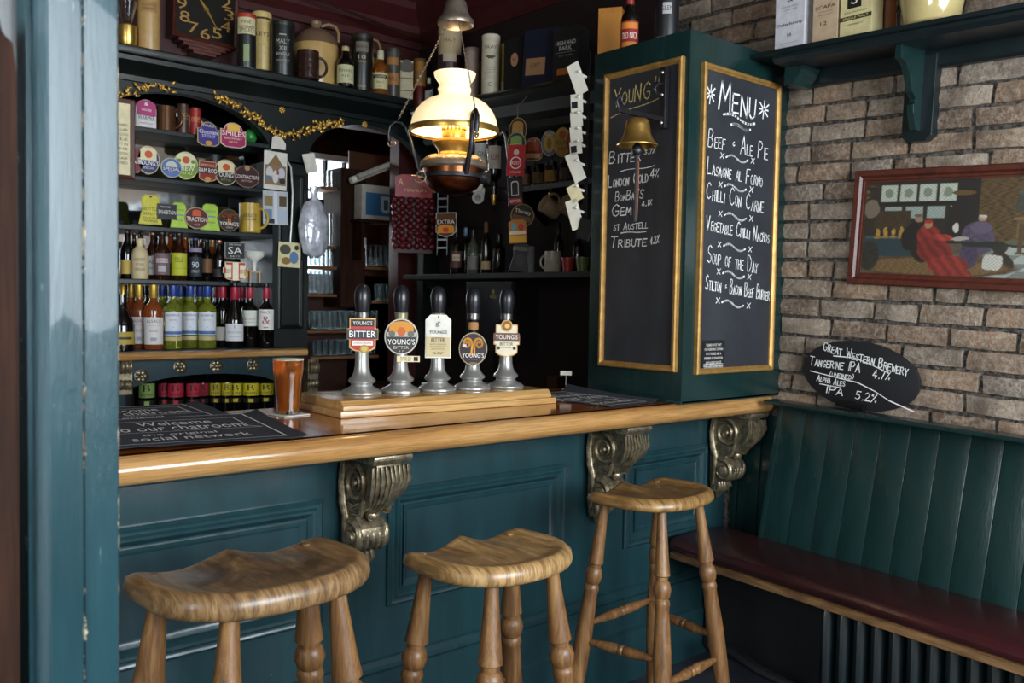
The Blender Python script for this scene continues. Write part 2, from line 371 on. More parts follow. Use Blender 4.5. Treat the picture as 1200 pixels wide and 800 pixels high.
def tumbler_glass():
    s = NT('thin_clear_glass'); s.t.nodes.remove(s.b)
    out = [n for n in s.t.nodes if n.type == 'OUTPUT_MATERIAL'][0]
    tr = s.n('ShaderNodeBsdfTransparent', Color=(.82, .86, .87, 1)); gl = s.n('ShaderNodeBsdfGlossy', Roughness=.04, Color=(1, 1, 1, 1))
    lw = s.n('ShaderNodeLayerWeight', Blend=.35); mx = s.n('ShaderNodeMixShader')
    s.l(lw.outputs['Facing'], mx.inputs[0]); s.l(tr.outputs[0], mx.inputs[1]); s.l(gl.outputs[0], mx.inputs[2]); s.l(mx.outputs[0], out.inputs['Surface']); return s.m
M['thin'] = tumbler_glass()
M['plastic_film'] = mat('e8eaf0', .18, 0, 0, trans=.55)
M['g_white'] = mat('b9c24a', .05, 0, 0, trans=.8, ior=1.4)
M['g_rose'] = mat('c8703a', .05, 0, 0, trans=.75, ior=1.4)
M['g_dark'] = mat('0d0b09', .08, 0, .1, coat=.5)
M['g_brown'] = mat('2a1206', .08, 0, .1, coat=.5)
M['g_amber'] = mat('7a3c0c', .08, 0, .2, coat=.5)
M['g_whisky'] = mat('b0682a', .05, 0, 0, trans=.7, ior=1.4)
M['beer'] = mat('de7a28', .02, 0, 0, trans=.75, ior=1.34)
M['foam'] = mat('efe6cf', .7)
def opal():
    s = NT('lit_opal_glass'); tc = s.n('ShaderNodeTexCoord'); sp = s.n('ShaderNodeSeparateXYZ'); s.l(tc.outputs['Object'], sp.inputs[0])
    s.set(Base_Color=srgb('f3e6c4'), Roughness=.2)
    s.b.inputs['Emission Color'].default_value = (1, .78, .40, 1); s.b.inputs['Emission Strength'].default_value = .52
    return s.m
M['opal'] = opal()
# ---------------------------------------------------------------- the room
XW, YB, H = 3.22, 4.65, 3.25          # brick wall plane, back wall plane, ceiling height
KB = .035                              # the old brick wall's courses and bench run out of level by this slope
XL, YF = -1.8, -2.0
struct(box(XL - .1, 4.3, YF - .1, 6.1, -.12, 0).build('floor', M['floor']))
struct(box(XL - .1, 4.3, YF - .1, 6.1, H, H + .1).build('ceiling', M['red']))
m = MB(); m.box(XL - .1, XL, YF, -.75, 0, H); m.box(XL - .1, XL, .9, YB, 0, H); m.box(XL - .1, XL, -.75, .9, 0, 1.1); m.box(XL - .1, XL, -.75, .9, 2.7, H)
wall_left = struct(m.build('wall_left', M['cream'], smooth=0))
m = MB(); m.box(XL, -.1, YF - .1, YF, 0, H); m.box(3.0, XW, YF - .1, YF, 0, H); m.box(-.1, 3.0, YF - .1, YF, 0, 1.15); m.box(-.1, 3.0, YF - .1, YF, 2.65, H)
wall_front = struct(m.build('wall_front', M['cream'], smooth=0))
def window(name, x0, x1, z0, z1, M_, nx, parent=None):
    r = struct(thing(name, 'pub window with painted glazing bars', 'window')); del r['category']; del r['label']
    MB().frame(x0, x1, z0, z1, [(0, -.04), (0, .04), (.05, .04), (.05, -.04)], M_).build('window_frame', M['teal'], r, 0)
    b = MB()
    for k in range(1, nx): b.box(x0 + (x1 - x0) * k / nx - .012, x0 + (x1 - x0) * k / nx + .012, z0 + .05, z1 - .05, -.02, .02, M_)
    b.box(x0 + .05, x1 - .05, z1 - .42, z1 - .395, -.02, .02, M_)
    stuff(b.build('glazing_bars', M['teal'], r, 0))
    MB().box(x0 + .05, x1 - .05, z0 + .05, z1 - .05, -.003, .003, M_).build('pane', M['thin'], r, 0)
    return r
window('window_1', -.1, 3.0, 1.15, 2.65, T(0, YF - .05, 0) @ UPR, 5)
window('window_2', -.9, .75, 1.1, 2.7, T(XL - .05, 0, 0) @ SIDE, 3)
# back wall with the opening to the glass-washing passage
m = MB(); m.box(XL, 2.33, YB, YB + .1, 0, H); m.box(3.06, 4.2, YB, YB + .1, 0, H); m.box(2.33, 3.06, YB, YB + .1, 2.46, H)
struct(m.build('wall_back', M['red'], smooth=0))
m = MB(); m.box(2.2, 2.3, YB + .1, 6, 0, H); m.box(4.2, 4.3, YB, 6, 0, H)
struct(m.build('wall_passage', M['brownwood'], smooth=0))
m = MB(); m.box(2.2, 2.95, 5.95, 6.05, 0, H); m.box(3.75, 4.3, 5.95, 6.05, 0, H); m.box(2.95, 3.75, 5.95, 6.05, 0, 1.55); m.box(2.95, 3.75, 5.95, 6.05, 2.5, H)
struct(m.build('wall_passage_end', M['brownwood'], smooth=0))
r = struct(thing('window_3', '', '')); del r['category']; del r['label']
MB().frame(2.95, 3.75, 1.55, 2.5, [(0, -.04), (0, .04), (.04, .04), (.04, -.04)], T(0, 5.95, 0) @ UPR).build('window_frame', M['white'], r, 0)
for k in range(1, 5): MB().box(2.95 + .16 * k - .01, 2.95 + .16 * k + .01, 1.57, 2.48, -.02, .02, T(0, 5.95, 0) @ UPR).build('glazing_bar', M['blackmatt'], r, 0)
for z in (1.85, 2.15): MB().box(2.97, 3.73, z - .02, z + .02, -.02, .02, T(0, 5.95, 0) @ UPR).build('glazing_bar', M['blackmatt'], r, 0)

# red crown moulding round the bar's ceiling
cr = [(0, 2.98), (-.03, 2.98), (-.03, 3.02), (-.07, 3.06), (-.07, 3.10), (-.15, 3.17), (-.15, 3.21), (-.20, 3.25), (0, 3.25)]
struct(MB().extr(cr, XL, XW, T(0, YB, 0)).build('trim_1', M['red'], smooth=20))
struct(MB().extr(cr, -YB, 2, T(XW, 0, 0) @ RZ(-PI / 2)).build('trim_2', M['red'], smooth=20))
p0, p1 = onY(372, 0, YB - .22), onX(655, 62, XW - .06)
tag(MB().tube([onY(340, -14, YB - .21), onY(430, 22, YB - .20), onY(500, 51, YB - .17), onY(512, 54, YB - .04)], .008, 6).build('conduit', M['brownwood']), 'thin cable conduit running down across the red crown moulding', 'cable')

# brick wall: mortar slab, then each brick seen in the photograph
wall = struct(MB().box(XW, XW + .15, YF, YB + .1, 0, H).build('wall_right', M['mortar'], smooth=0))
def brickmesh(L, i):
    nx, ny = 5, 3; vs = []; fs = []
    for yy in range(ny):
        for xx in range(nx):
            e = xx in (0, nx - 1) or yy in (0, ny - 1)
            u = -L / 2 + L * xx / (nx - 1); v = -.0315 + .063 * yy / (ny - 1)
            vs.append((-.022 + (.010 if e else 0) + rnd.uniform(-.0035, .0035), u * (.975 if e else 1) + rnd.uniform(-.004, .004), v * (.95 if e else 1) + rnd.uniform(-.003, .003)))
    for yy in range(ny - 1):
        for xx in range(nx - 1): a = yy * nx + xx; fs.append((a, a + 1, a + nx + 1, a + nx))
    ring = list(range(nx)) + [nx * 2 - 1, nx * 3 - 1] + list(range(nx * 3 - 2, nx * 2 - 1, -1)) + [nx]
    n = len(vs); vs += [(.02, -L / 2 if vs[k][1] < 0 and abs(vs[k][1]) > L * .4 else (L / 2 if abs(vs[k][1]) > L * .4 else vs[k][1]), vs[k][2] * 1.03) for k in ring]
    for k in range(len(ring)): k2 = (k + 1) % len(ring); fs.append((ring[k2], ring[k], n + k, n + k2))
    mb = MB().add(vs, fs); o = mb.build('brick', M['brick'], smooth=60); me = o.data; bpy.data.objects.remove(o); return me
full = [brickmesh(.213, i) for i in range(4)]; half = [brickmesh(.1, i) for i in range(2)]; queen = [brickmesh(.155, i) for i in range(2)]
nb = 0; row_end = {}
for row in range(25):
    z = 1.055 + .0755 * row; y = 2.62 - .06 if row % 2 else 2.62 + .055
    if z > 2.86: break
    while y > .84:
        q = rnd.random(); L, ms = (.225, full) if q < .74 else ((.112, half) if q < .86 else (.167, queen))
        yc = y - L / 2; y -= L
        o = bpy.data.objects.new('brick', rnd.choice(ms)); COL.objects.link(o); o.parent = wall
        o.location = (XW - .001, yc, z + KB * (yc - 1.6) + rnd.uniform(-.002, .002)); o.rotation_euler = (math.atan(KB) + rnd.uniform(-.008, .008), 0, rnd.uniform(-.02, .02)); nb += 1
    row_end[row] = y
mb = MB()
for row in range(30):
    z = 1.055 + .0755 * row; y = .84
    if z > 3.1: break
    y = row_end.get(row, .84)
    while y > YF + .2:
        mb.box(XW - .012, XW + .02, y - .215, y, z - .032 + KB * (y - 1.6), z + .032 + KB * (y - 1.6)); y -= .225
stuff(mb.build('brickwork', M['brick'], wall, 0, .004, seg=1))
# plain dark lining of the wall behind the bar
struct(MB().box(XW - .02, XW + .005, 2.66, YB, 0, 3.0).build('wall_bar', mat('1c1210', .6), smooth=0))

# ---------------------------------------------------------------- foreground post and partition on the left
PY = .9
px = lambda p: onY(p, 400, PY).x
m = MB()
m.prism([(px(33), PY + .05), (px(36), PY + .012), (px(44), PY + .018), (px(55), PY - .001), (px(58), PY - .004), (px(94.5), PY - .004), (px(96.2), PY - .003), (px(97), PY - .0005), (px(97.8), PY + .0002), (px(98.6), PY - .002), (px(137), PY - .002), (px(140.5), PY + .003), (px(141), PY + .06), (px(141), PY + .12), (px(33), PY + .12)], 0, H)
pr = thing('pillar', '', '', (0, 0, 0)); del pr['category']; del pr['label']; pr['kind'] = 'structure'
bmo = m.build('pillar_post', M['pillar'], pr, 25, .0022, seg=2)
m = MB().box(-.75, px(35), PY + .04, PY + .10, 0, H); struct(m.build('wall_partition', M['shelfdark'], smooth=0))
pp = tag(MB().prism([(px(-160), .0), (px(24), .0), (px(24), 1.64), (px(20), 1.668), (px(8), 1.675), (px(4), 1.69), (px(-160), 1.69)], 0, .03, T(0, PY + .035, 0) @ UPR).build('door_board', M['brownwood'], smooth=30, bevel=.004), 'dark brown wooden board with shaped top beside the teal post', 'board')

# ---------------------------------------------------------------- bar front and counter
CY, FY, CZ = 2.05, 2.30, 1.083
CXR = 3.17
bar = thing('panelled_bar', 'teal painted panelled bar front with ornate gilded brackets below the counter', 'bar', (0, FY, 0))
m = MB(); m.box(.05, 3.2, .0, .05, 0, 1.015); m.build('body', M['teal'], bar, 0)
zt = .868; zb = .505
for x0, x1 in ((.15, 1.262), (1.484, 2.235), (2.553, 3.06)):
    MB().frame(x0, x1, zb, zt, [(0, -.001), (0, .010), (.008, .016), (.016, .012), (.022, .012), (.028, .02), (.036, .018), (.05, .004), (.056, .004), (.056, .012), (.064, .009), (.075, .0015)], UPR).build('panel_moulding', M['teal'], bar, 30)
    MB().box(x0 + .07, x1 - .07, zb + .07, zt - .07, 0, .0025, UPR).build('panel', M['teal_panel'], bar, 0)
MB().extr([(0, 0), (-.05, 0), (-.05, .175), (-.045, .19), (-.034, .2), (-.032, .215), (-.032, .30), (-.03, .315), (-.02, .318), (-.018, .33), (-.008, .345), (0, .35)], .05, 3.2).build('skirting', M['teal'], bar, 20)
MB().extr([(0, .985), (-.012, .985), (-.012, .975), (-.02, .97), (-.028, 1.0), (-.03, 1.015), (0, 1.015)], .05, 3.2).build('top_moulding', M['teal'], bar, 20)

def corbel(x):
    r = MB(); mt = [M['oldgold'], M['oldgold']]
    W = .052                                     # half width
    prof = [(-.012, .0), (-.012, .27), (-.2, .27), (-.205, .235), (-.19, .185), (-.155, .14), (-.115, .12), (-.09, .105), (-.105, .095), (-.125, .075), (-.128, .045), (-.11, .015), (-.07, .002), (-.05, -.02), (-.045, -.045), (-.02, -.055)]
    r.extr(prof, -W * .8, W * .8)
    r.extr([(-.0, .272), (-.215, .272), (-.225, .285), (-.225, .298), (0, .298)], -W - .012, W + .012)
    c = r.build('corbel', mt, bar, 30, .006, loc=(x, 0, .717))
    sc = MB()
    for s in (-1, 1):                             # volutes on both cheeks
        for (cy, cz, R, turns, dr) in ((-.095, .205, .058, 1.9, 1), (-.083, .046, .044, 1.7, 1)):
            pts = []; n = 34
            for k in range(n + 1):
                a = turns * 2 * PI * k / n; rr = R * (1 - .82 * k / n)
                pts.append((s * W * .86, cy + rr * math.cos(a + 1.2) * dr, cz + rr * math.sin(a + 1.2)))
            sc.tube(pts, [.011 * (1 - .5 * k / n) for k in range(n + 1)], 6)
            sc.ball((s * W * .86, cy, cz), (.012, .014, .014), 8)
        sc.tube([(s * W * .84, -.03, .26), (s * W * .84, -.022, .2), (s * W * .84, -.03, .14), (s * W * .84, -.045, .1), (s * W * .84, -.04, .04), (s * W * .84, -.03, -.02)], [.012, .014, .016, .013, .012, .006], 6)
        for k in range(4): sc.tube([(s * W * .84, -.04 - .012 * k, .145 - .012 * k), (s * W * .9, -.09 - .012 * k, .135 - .006 * k), (s * W * .84, -.14, .155 + .008 * k)], [.004, .008, .004], 5)
    sc.build('side_scroll', M['oldgold'], c, 60)
    lf = MB()                                     # acanthus leaf down the front
    for k in range(-4, 5):
        f = k / 4; pts = [(f * W * 1.08, -.208, .266), (f * W * 1.15, -.222 + .012 * abs(f), .225), (f * W * 1.0, -.204 + .01 * abs(f), .18 + .012 * abs(f)), (f * W * .7, -.166, .142 + .02 * abs(f)), (f * W * .42, -.128, .118 + .012 * abs(f)), (f * W * .2, -.108, .104)]
        lf.tube(pts, [.008, .012, .012, .010, .008, .005], 6, None, 0, .7)
    lf.ball((0, -.118, .112), (.024, .02, .02), 10)
    lf.build('acanthus_leaf', M['oldgold'], c, 60)
    ro = MB()
    for k in range(5):
        x0 = -W * .95 + W * 1.9 * k / 5; ro.lathe([(0, 0), (.036, 0), (.045, .004), (.047, .0085), (.045, .013), (.036, .018), (0, .018)], 18, T(x0, -.083, .046) @ RY(PI / 2))
    ro.lathe([(0, 0), (.02, 0), (.018, .012), (.008, .016), (0, .017)], 12, T(W * .95, -.083, .046) @ RY(PI / 2)); ro.lathe([(0, 0), (.02, 0), (.018, .012), (.008, .016), (0, .017)], 12, T(-W * .95, -.083, .046) @ RY(-PI / 2))
    ro.build('roll', M['oldgold'], c, 50)
    dp = MB()
    for k in range(-2, 3): dp.tube([(k * .016, -.055, .0), (k * .018, -.062, -.025), (k * .01, -.035, -.055), (0, -.02, -.085)], [.008, .012, .009, .004], 6)
    dp.build('leaf_drop', M['oldgold'], c, 60)
for cx in (1.362, 2.385, 3.115): corbel(cx)

ct = thing('countertop', 'varnished orange-brown wooden bar counter top with rounded front edge', 'counter', (0, CY, 0))
MB().extr([(.03, 1.018), (.68, 1.018), (.68, CZ), (.03, CZ)], .05, CXR - .005).build('top_board', M['counter'], ct, 0)
pf = [(.05, 1.015)] + [(.034 - .034 * math.sin(a), 1.049 - .034 * math.cos(a)) for a in [PI * k / 10 for k in range(11)]] + [(.06, CZ)]
MB().extr(pf, .05, CXR).build('rounded_edge', M['bullnose'], ct, 30)

# chalkboard pillar at the end of the bar
PX0, PY0, PY1, PZ1 = 2.58, CY + .003, 2.53, 2.43
col = thing('pillar_box', '', '', (0, 0, 0)); del col['category']; del col['label']; col['kind'] = 'structure'
MB().box(PX0, XW - .001, PY0, PY1, CZ, PZ1).build('casing', M['green'], col, 30, .004)
MB().box(PX0 - .006, XW - .001, PY0 - .0, PY1, CZ, CZ + .012).build('base_strip', M['green'], col, 30, .002)
def board(name, label, x0, x1, z0, z1, mtx, fw_=.022):
    r = thing(name, label, 'chalkboard')
    MB().frame(x0, x1, z0, z1, [(0, 0), (0, .016), (.004, .02), (.012, .02), (.015, .016), (fw_, .012), (fw_, .004)], mtx).build('frame', M['gold'], r, 30)
    MB().box(x0 + .01, x1 - .01, z0 + .01, z1 - .01, 0, .006, mtx).build('slate', M['slate'], r, 0)
    return r
ML = T(PX0, 0, 0) @ SIDE          # drawing x = -Y, y = Z
MR = T(0, PY0, 0) @ UPR           # drawing x = X, y = Z
b1 = board('chalkboard', 'gold framed chalkboard listing ales behind the brass bell', -2.46, -2.075, 1.20, 2.335, ML)
t1 = MB(); zz = .0065
def yl(p, y): q = onX(p, y, PX0 - .006); return -q.y, q.z
def line(mb, fn, txt, p0, y0, p1, y1, px_h, wd, Mx, small=.66, mi=0):
    a = fn(p0, y0); b = fn(p1, y1); wid = b[0] - a[0]; s = ppm(onX(p0, y0, PX0)) if fn is yl else ppm(onY(p0, y0, PY0))
    chalk(mb, txt, a[0], a[1], px_h / s, Mx, wid, wd, (b[1] - a[1]) / wid, mi, small, zz)
def wave(mb, fn, p0, y0, p1, y1, amp, wd, Mx, mi=0):
    a = fn(p0, y0); b = fn(p1, y1)
    pts = [(a[0] + (b[0] - a[0]) * k / 12, a[1] + (b[1] - a[1]) * k / 12 + amp * math.sin(2 * PI * k / 12)) for k in range(13)]
    ribbon(mb, pts, wd, Mx, mi, zz)
line(t1, yl, "YouNG'S", 719, 126, 778, 110, 20, .0045, ML, .72, 1)
wave(t1, yl, 716, 138, 778, 112, .004, .004, ML, 1)
line(t1, yl, 'Bitter', 714, 192, 750, 188, 14, .004, ML); line(t1, yl, '3.7%', 755, 181, 768, 179, 5, .003, ML)
wave(t1, yl, 727, 201, 767, 194, .003, .003, ML)
line(t1, yl, 'London Gold', 713, 220, 759, 213, 13, .0035, ML); line(t1, yl, '4%', 762, 209, 772, 207, 10, .003, ML)
line(t1, yl, 'BomBaYS', 721, 236, 754, 232, 10, .0035, ML)
line(t1, yl, 'Gem', 717, 254, 739, 251, 13, .004, ML); line(t1, yl, '4.1%', 752, 242, 764, 240, 6, .003, ML)
line(t1, yl, 'st Austell', 719, 270, 759, 267, 8, .003, ML, .8); wave(t1, yl, 728, 273, 757, 271, .002, .004, ML)
line(t1, yl, 'Tribute', 715, 290, 757, 288, 12, .004, ML); line(t1, yl, '4.2%', 762, 286, 772, 284, 8, .003, ML)
stuff(t1.build('chalk_writing', [M['chalk'], M['chalky']], b1, 0))
b2 = board('chalkboard', 'gold framed chalkboard with the food menu chalked in white', 2.645, 3.135, 1.19, 2.322, MR)
def yr(p, y): q = onY(p, y, PY0 - .006); return q.x, q.z
t2 = MB()
line(t2, yr, 'Menu', 842, 127, 884, 140, 30, .0075, MR, .74)
line(t2, yr, '*', 827, 120, 837, 124, 23, .006, MR); line(t2, yr, '*', 889, 137, 899, 141, 19, .006, MR)
wave(t2, yr, 848, 134, 884, 145, .009, .009, MR); wave(t2, yr, 857, 146, 879, 152, .006, .009, MR)
for txt, p0, y0, p1, y1, h in (('Beef & Ale Pie', 826, 170, 899, 187, 21), ('Lasagne al Forno', 825, 202, 893, 219, 18), ('Chilli Con Carne', 824, 232, 894, 250, 20),
                           ('Vegetable Chilli Nachos', 824, 268, 901, 285, 17), ('Soup of the Day', 825, 307, 887, 320, 19), ('Stilton & Bacon Beef Burger', 823, 338, 901, 352, 17)):
    line(t2, yr, txt, p0 + 3.5, y0 + 1, p1, y1, h, .0036, MR, .62)
for x, y in ((851, 184), (849, 218), (849, 252), (848, 288), (847, 320), (846, 354)):
    wave(t2, yr, x, y, x + 25, y + 4, .010, .007, MR)
    line(t2, yr, 'x', x - 7, y + 1, x - 3, y + 1, 6, .003, MR, 1); line(t2, yr, 'x', x + 29, y + 7, x + 33, y + 7, 6, .003, MR, 1)
stuff(t2.build('chalk_writing', M['chalk'], b2, 0))
a, b = yr(822, 431), yr(849, 398)
nt = thing('notice', 'small black notice card with white print low on the menu chalkboard', 'notice')
MB().box(a[0], b[0], a[1], b[1], .0062, .0085, MR).build('card', M['ink'], nt, 0)
tm = MB()
for k, s in enumerate(('PLEASE NOTE THAT', 'OUR FOOD MAY CONTAIN', 'NUTS PLEASE ASK A', 'MEMBER OF STAFF FOR', 'ANY ALLERGY ADVICE', 'OR INFORMATION')):
    letter(tm, s, (b[0] - a[0]) * (.82 if k % 2 else .68), .009, MR, 0, (a[0] + b[0]) / 2, b[1] - .018 - k * .0165, .0088)
tm.box(a[0] + .008, b[0] - .008, a[1] + .012, a[1] + .0135, .0086, .0088, MR); letter(tm, 'ASK AT THE BAR', (b[0] - a[0]) * .9, .006, MR, 0, (a[0] + b[0]) / 2, a[1] + .006, .0088)
tm.build('lettering', M['white'], nt, 0)
# ---------------------------------------------------------------- bench, panelling, shelf and picture along the brick wall
PIV = Vector((XW, 1.6, 0)); RB = math.atan(KB)
zB = lambda y, z: z + KB * (y - 1.6)
pan = struct(thing('trim_3', '', '', PIV, rx=RB)); del pan['category']; del pan['label']
edges = [onX(p, 470, XW - .06).y for p in (905, 911, 938, 966, 996, 1026, 1059, 1093, 1129, 1167, 1209)]
edges += [edges[-1] - .105 * k for k in range(1, 15)]
lean = math.atan2(.10, .57)
for a, b in zip(edges, edges[1:]):
    MB().box(b + .0, a - .0, -.012, 0, 0, .575, RZ(PI / 2)).build('board', M['green'], pan, 30, .004, loc=(-.165, -1.6, .49), rot=(0, lean, 0))
for k in range(3): MB().box(edges[0] + .105 * k + .004, min(edges[0] + .105 * (k + 1) - .001, FY - .004), -.012, 0, .40, .98, RZ(PI / 2)).build('board', M['green'], pan, 30, .004, loc=(-.012, -1.6, 0))
MB().box(-1.9 - 1.6, edges[0] - 1.6, -.085, 0, 1.048, 1.064, RZ(PI / 2) @ T(0, .09, 0)).build('cap_rail', M['green'], pan, 30, .004, loc=(-.09, 0, 0))
bench = thing('bench', 'long bench with burgundy leather cushion against the green panelling', 'bench', PIV + Vector((-.46, 0, 0)), rx=RB)
yb0, yb1 = FY - 1.6 - .06, -1.85 - 1.6
MB().extr([(0.0, .425), (-.012, .43), (-.012, .452), (0, .458), (.33, .458), (.33, .425)], -yb0, -yb1, RZ(-PI / 2) @ SCL(1, 1, 1)).build('seat_board', M['benchlip'], bench, 20, .004)
cu = [(-.004, .459), (-.02, .468), (-.022, .488), (-.006, .506), (.03, .514), (.2, .516), (.31, .512), (.315, .459)]
MB().extr(cu, -yb0 + .002, -yb1, RZ(-PI / 2)).build('cushion', M['leather'], bench, 50, .006)
for y in (-.35, -1.55, -2.6): MB().box(.275, .40, y - .02, y + .02, -.0 - .0, .425).build('support', M['blackmatt'], bench, 0)
MB().box(.24, .26, yb1, yb0, .02, .43).build('back_panel', M['blackmatt'], bench, 0)
rad = thing('radiator', 'dark ribbed column radiator in the shadow under the bench', 'radiator', (XW - .33, 0, 0))
for k in range(16):
    y = 1.62 - .062 * k
    MB().lathe([(0, .06), (.022, .06), (.028, .08), (.028, .37), (.022, .39), (0, .39)], 10, SCL(1.3, .95, 1)).build('column', M['shelfdark'], rad, 40, loc=(0, y, 0))
fp = tag(MB().tube([(2.86, 2.1, .11), (2.84, 1.98, .13), (2.83, 1.86, .10), (2.83, 1.70, .085)], [.022, .026, .02, .018], 8).build('foot_rail', M['iron'], None), 'short dark iron pipe low under the bench beside the bar', 'pipe')

zs = 2.392
sh = thing('wall_shelf', 'long dark teal shelf with shaped brackets high on the brick wall', 'shelf', PIV, rx=RB)
SY1, SY0 = 2.60 - 1.6, -1.9 - 1.6
MB().extr([(-.275, zs - .022), (-.285, zs - .018), (-.285, zs - .004), (-.275, zs), (-.005, zs), (-.005, zs - .022)], -SY1, -SY0, RZ(-PI / 2) @ SCL(1, 1, 1)).build('shelf_board', M['shelfdark'], sh, 20)
MB().extr([(-.26, zs - .05), (-.275, zs - .035), (-.275, zs - .023), (-.005, zs - .023), (-.005, zs - .035), (-.20, zs - .05)], -(CY - .01 - 1.6), -SY0, RZ(-PI / 2)).build('edge_moulding', M['shelfdark'], sh, 20)
MB().extr([(-.038, zs - .10), (-.045, zs - .09), (-.045, zs - .024), (-.018, zs - .024), (-.018, zs - .10)], -(CY - .01 - 1.6), -SY0, RZ(-PI / 2)).build('back_rail', M['shelfdark'], sh, 20)
yb = onX(1056, 120, XW - .03).y - 1.6
for by in (yb, yb - 1.15):
    MB().prism([(-.055, 2.06), (-.035, 2.04), (.035, 2.04), (.055, 2.06), (.055, zs - .05), (-.055, zs - .05)], 0, .045, SIDE).build('bracket_plate', M['shelfdark'], sh, 0, .003, loc=(-.012, by, 0))
    MB().prism([(.045, 2.075), (.075, 2.075), (.10, 2.13), (.105, 2.16), (.09, 2.17), (.09, 2.18), (.12, 2.20), (.145, 2.25), (.17, 2.285), (.215, 2.30), (.215, zs - .03), (.045, zs - .03)], -.012, .012, RX(PI / 2) @ SCL(-1, 1, 1)).build('bracket_web', M['green'], sh, 0, .002, loc=(-.012, by, 0))
MB().extr([(0, zs - .045), (-.075, zs - .045), (-.075, zs - .06), (-.066, zs - .066), (-.06, zs - .085), (-.045, zs - .10), (-.045, zs - .115), (0, zs - .115)], -.06, .06, RZ(0)).build('corner_moulding', M['green'], sh, 0, loc=(-.12, CY - .004 - 1.6, 0))

pc0, pc1 = onX(998, 203, XW - .03), onX(998, 334, XW - .03)
pyL = pc0.y; pw = .84; ph = pc0.z - pc1.z
pic = thing('framed_picture', 'wide framed picture of robed figures in a panelled room on the brick wall', 'picture', (XW - .018, pyL, pc1.z + .006), rx=.05)
MP = SIDE
MB().frame(0, pw, 0, ph, [(0, 0), (0, .022), (.004, .026), (.02, .024), (.028, .016), (.036, .015), (.037, .01), (.044, .01), (.044, .004)], MP).build('frame', M['picframe'], pic, 25)
MB().frame(.036, pw - .036, .036, ph - .036, [(0, .0098), (.006, .0096), (.006, .008)], MP).build('gilt_slip', mat('8a7440', .7), pic, 0)
def painting():
    """a plain painted interior: figures in red, violet and black around a table, leaded windows, a sideboard"""
    import numpy as np
    nx, ny = 260, 136; W_, H_ = pw - .08, ph - .08
    X, Y = np.meshgrid(np.linspace(0, 1.27, nx), np.linspace(1, 0, ny)); rs_ = np.random.RandomState(4)
    def nz(f, s_): a = rs_.rand(8) * 6.28; return sum(np.sin(X * f * (1 + .37 * k) + a[k] + 2 * np.sin(Y * f * .7 + a[7 - k])) * np.cos(Y * f * (1.1 + .29 * k) + a[k] * 2) for k in range(4)) / 4 * s_
    wx, wy = X + nz(26, .008), Y + nz(24, .010); im = np.zeros((ny, nx, 3)) + srgb('241f17')
    def lay(al, col, tex=None):
        nonlocal im; al = np.clip(al, 0, 1)[..., None]; c = np.array(srgb(col)) * (np.ones_like(X) if tex is None else tex)[..., None]; im = im * (1 - al) + c * al
    def el(cx, cy, rx, ry, ang=0, p=2, soft=.16):
        dx, dy = wx - cx, wy - cy; ca, sa = math.cos(ang), math.sin(ang); u, v = dx * ca + dy * sa, -dx * sa + dy * ca
        return (1 - (abs(u / rx) ** p + abs(v / ry) ** p)) / soft + .5
    def rc(x0, x1, y0, y1, soft=.006): return np.minimum(np.minimum(X - x0, x1 - X), np.minimum(Y - y0, y1 - Y)) / soft + .5
    lay(rc(.68, 1.3, -.1, .68), '4d3a1c', 1 + nz(70, .9)); lay(rc(.52, .69, -.1, .66), '1c1813'); lay(rc(-.1, .1, -.1, .7), '2c2216')
    lay(rc(-.1, 1.3, .66, 1.1), '54493a', 1 + nz(40, .35))
    t_ = ((np.floor((X + Y * .9) * 8) + np.floor(Y * 13)) % 2); lay(rc(.74, 1.3, .67, 1.1, .02), '8f938b', .55 + .6 * t_)
    lay(el(.42, .90, .50, .11), '4d3a24', 1 + nz(90, .5)); lay(el(.42, .90, .44, .085), '6a5230', 1 + nz(110, .6))
    for k in range(4):
        x0 = .105 + .118 * k; lay(rc(x0, x0 + .10, .05, .225), 'aab09f', 1 + .3 * np.sin(X * 260) * np.sin(Y * 200)); lay(el(x0 + .05, .135, .026, .05), '76806e')
        if k < 3: lay(rc(.135 + .13 * k, .24 + .13 * k, .28, .40), '8b958c', 1 + .3 * np.sin(X * 260) * np.sin(Y * 180))
    lay(rc(.08, .62, .236, .262), '1a1510'); lay(el(.60, .15, .07, .025), '5a4320'); lay(rc(.07, .30, .32, .52), '3a2c18', 1 + nz(60, .5))
    lay(el(.05, .30, .05, .10), '6e6152'); lay(el(.20, .70, .20, .10, 0, 4), '24363a'); lay(rc(.02, .40, .585, .62), '35494c')
    for k in range(5): lay(el(.10 + .05 * k, .55, .014, .04 + .02 * (k % 2)), 'a37e38', 1 + nz(80, .5)); lay(el(.10 + .05 * k, .60, .022, .016), '8a682c')
    lay(el(.05, .80, .07, .16), '2a261f', 1 + nz(50, .6))
    lay(el(.33, .58, .075, .16, .2), '171411'); lay(el(.38, .47, .05, .035, .5), '1d1915'); lay(el(.35, .405, .024, .036), '8f6e54'); lay(el(.345, .375, .026, .02), '5a544c')
    lay(el(.70, .60, .09, .16, -.15), '4c4152', 1 + nz(60, .4)); lay(el(.655, .76, .05, .15), '40364a', 1 + nz(60, .4)); lay(el(.71, .50, .06, .06), '5a4f62'); lay(el(.715, .405, .022, .034), '9c7d64'); lay(el(.715, .385, .024, .016), 'b7b0a2')
    lay(el(.80, .665, .19, .028, 0, 4), '1d241c'); lay(el(.80, .78, .03, .12, .5), '2b2418'); lay(el(.84, .78, .03, .12, -.5), '2b2418'); lay(el(.90, .64, .06, .03), '55533c')
    lay(el(.37, .72, .06, .14, -.1), '1e1812')
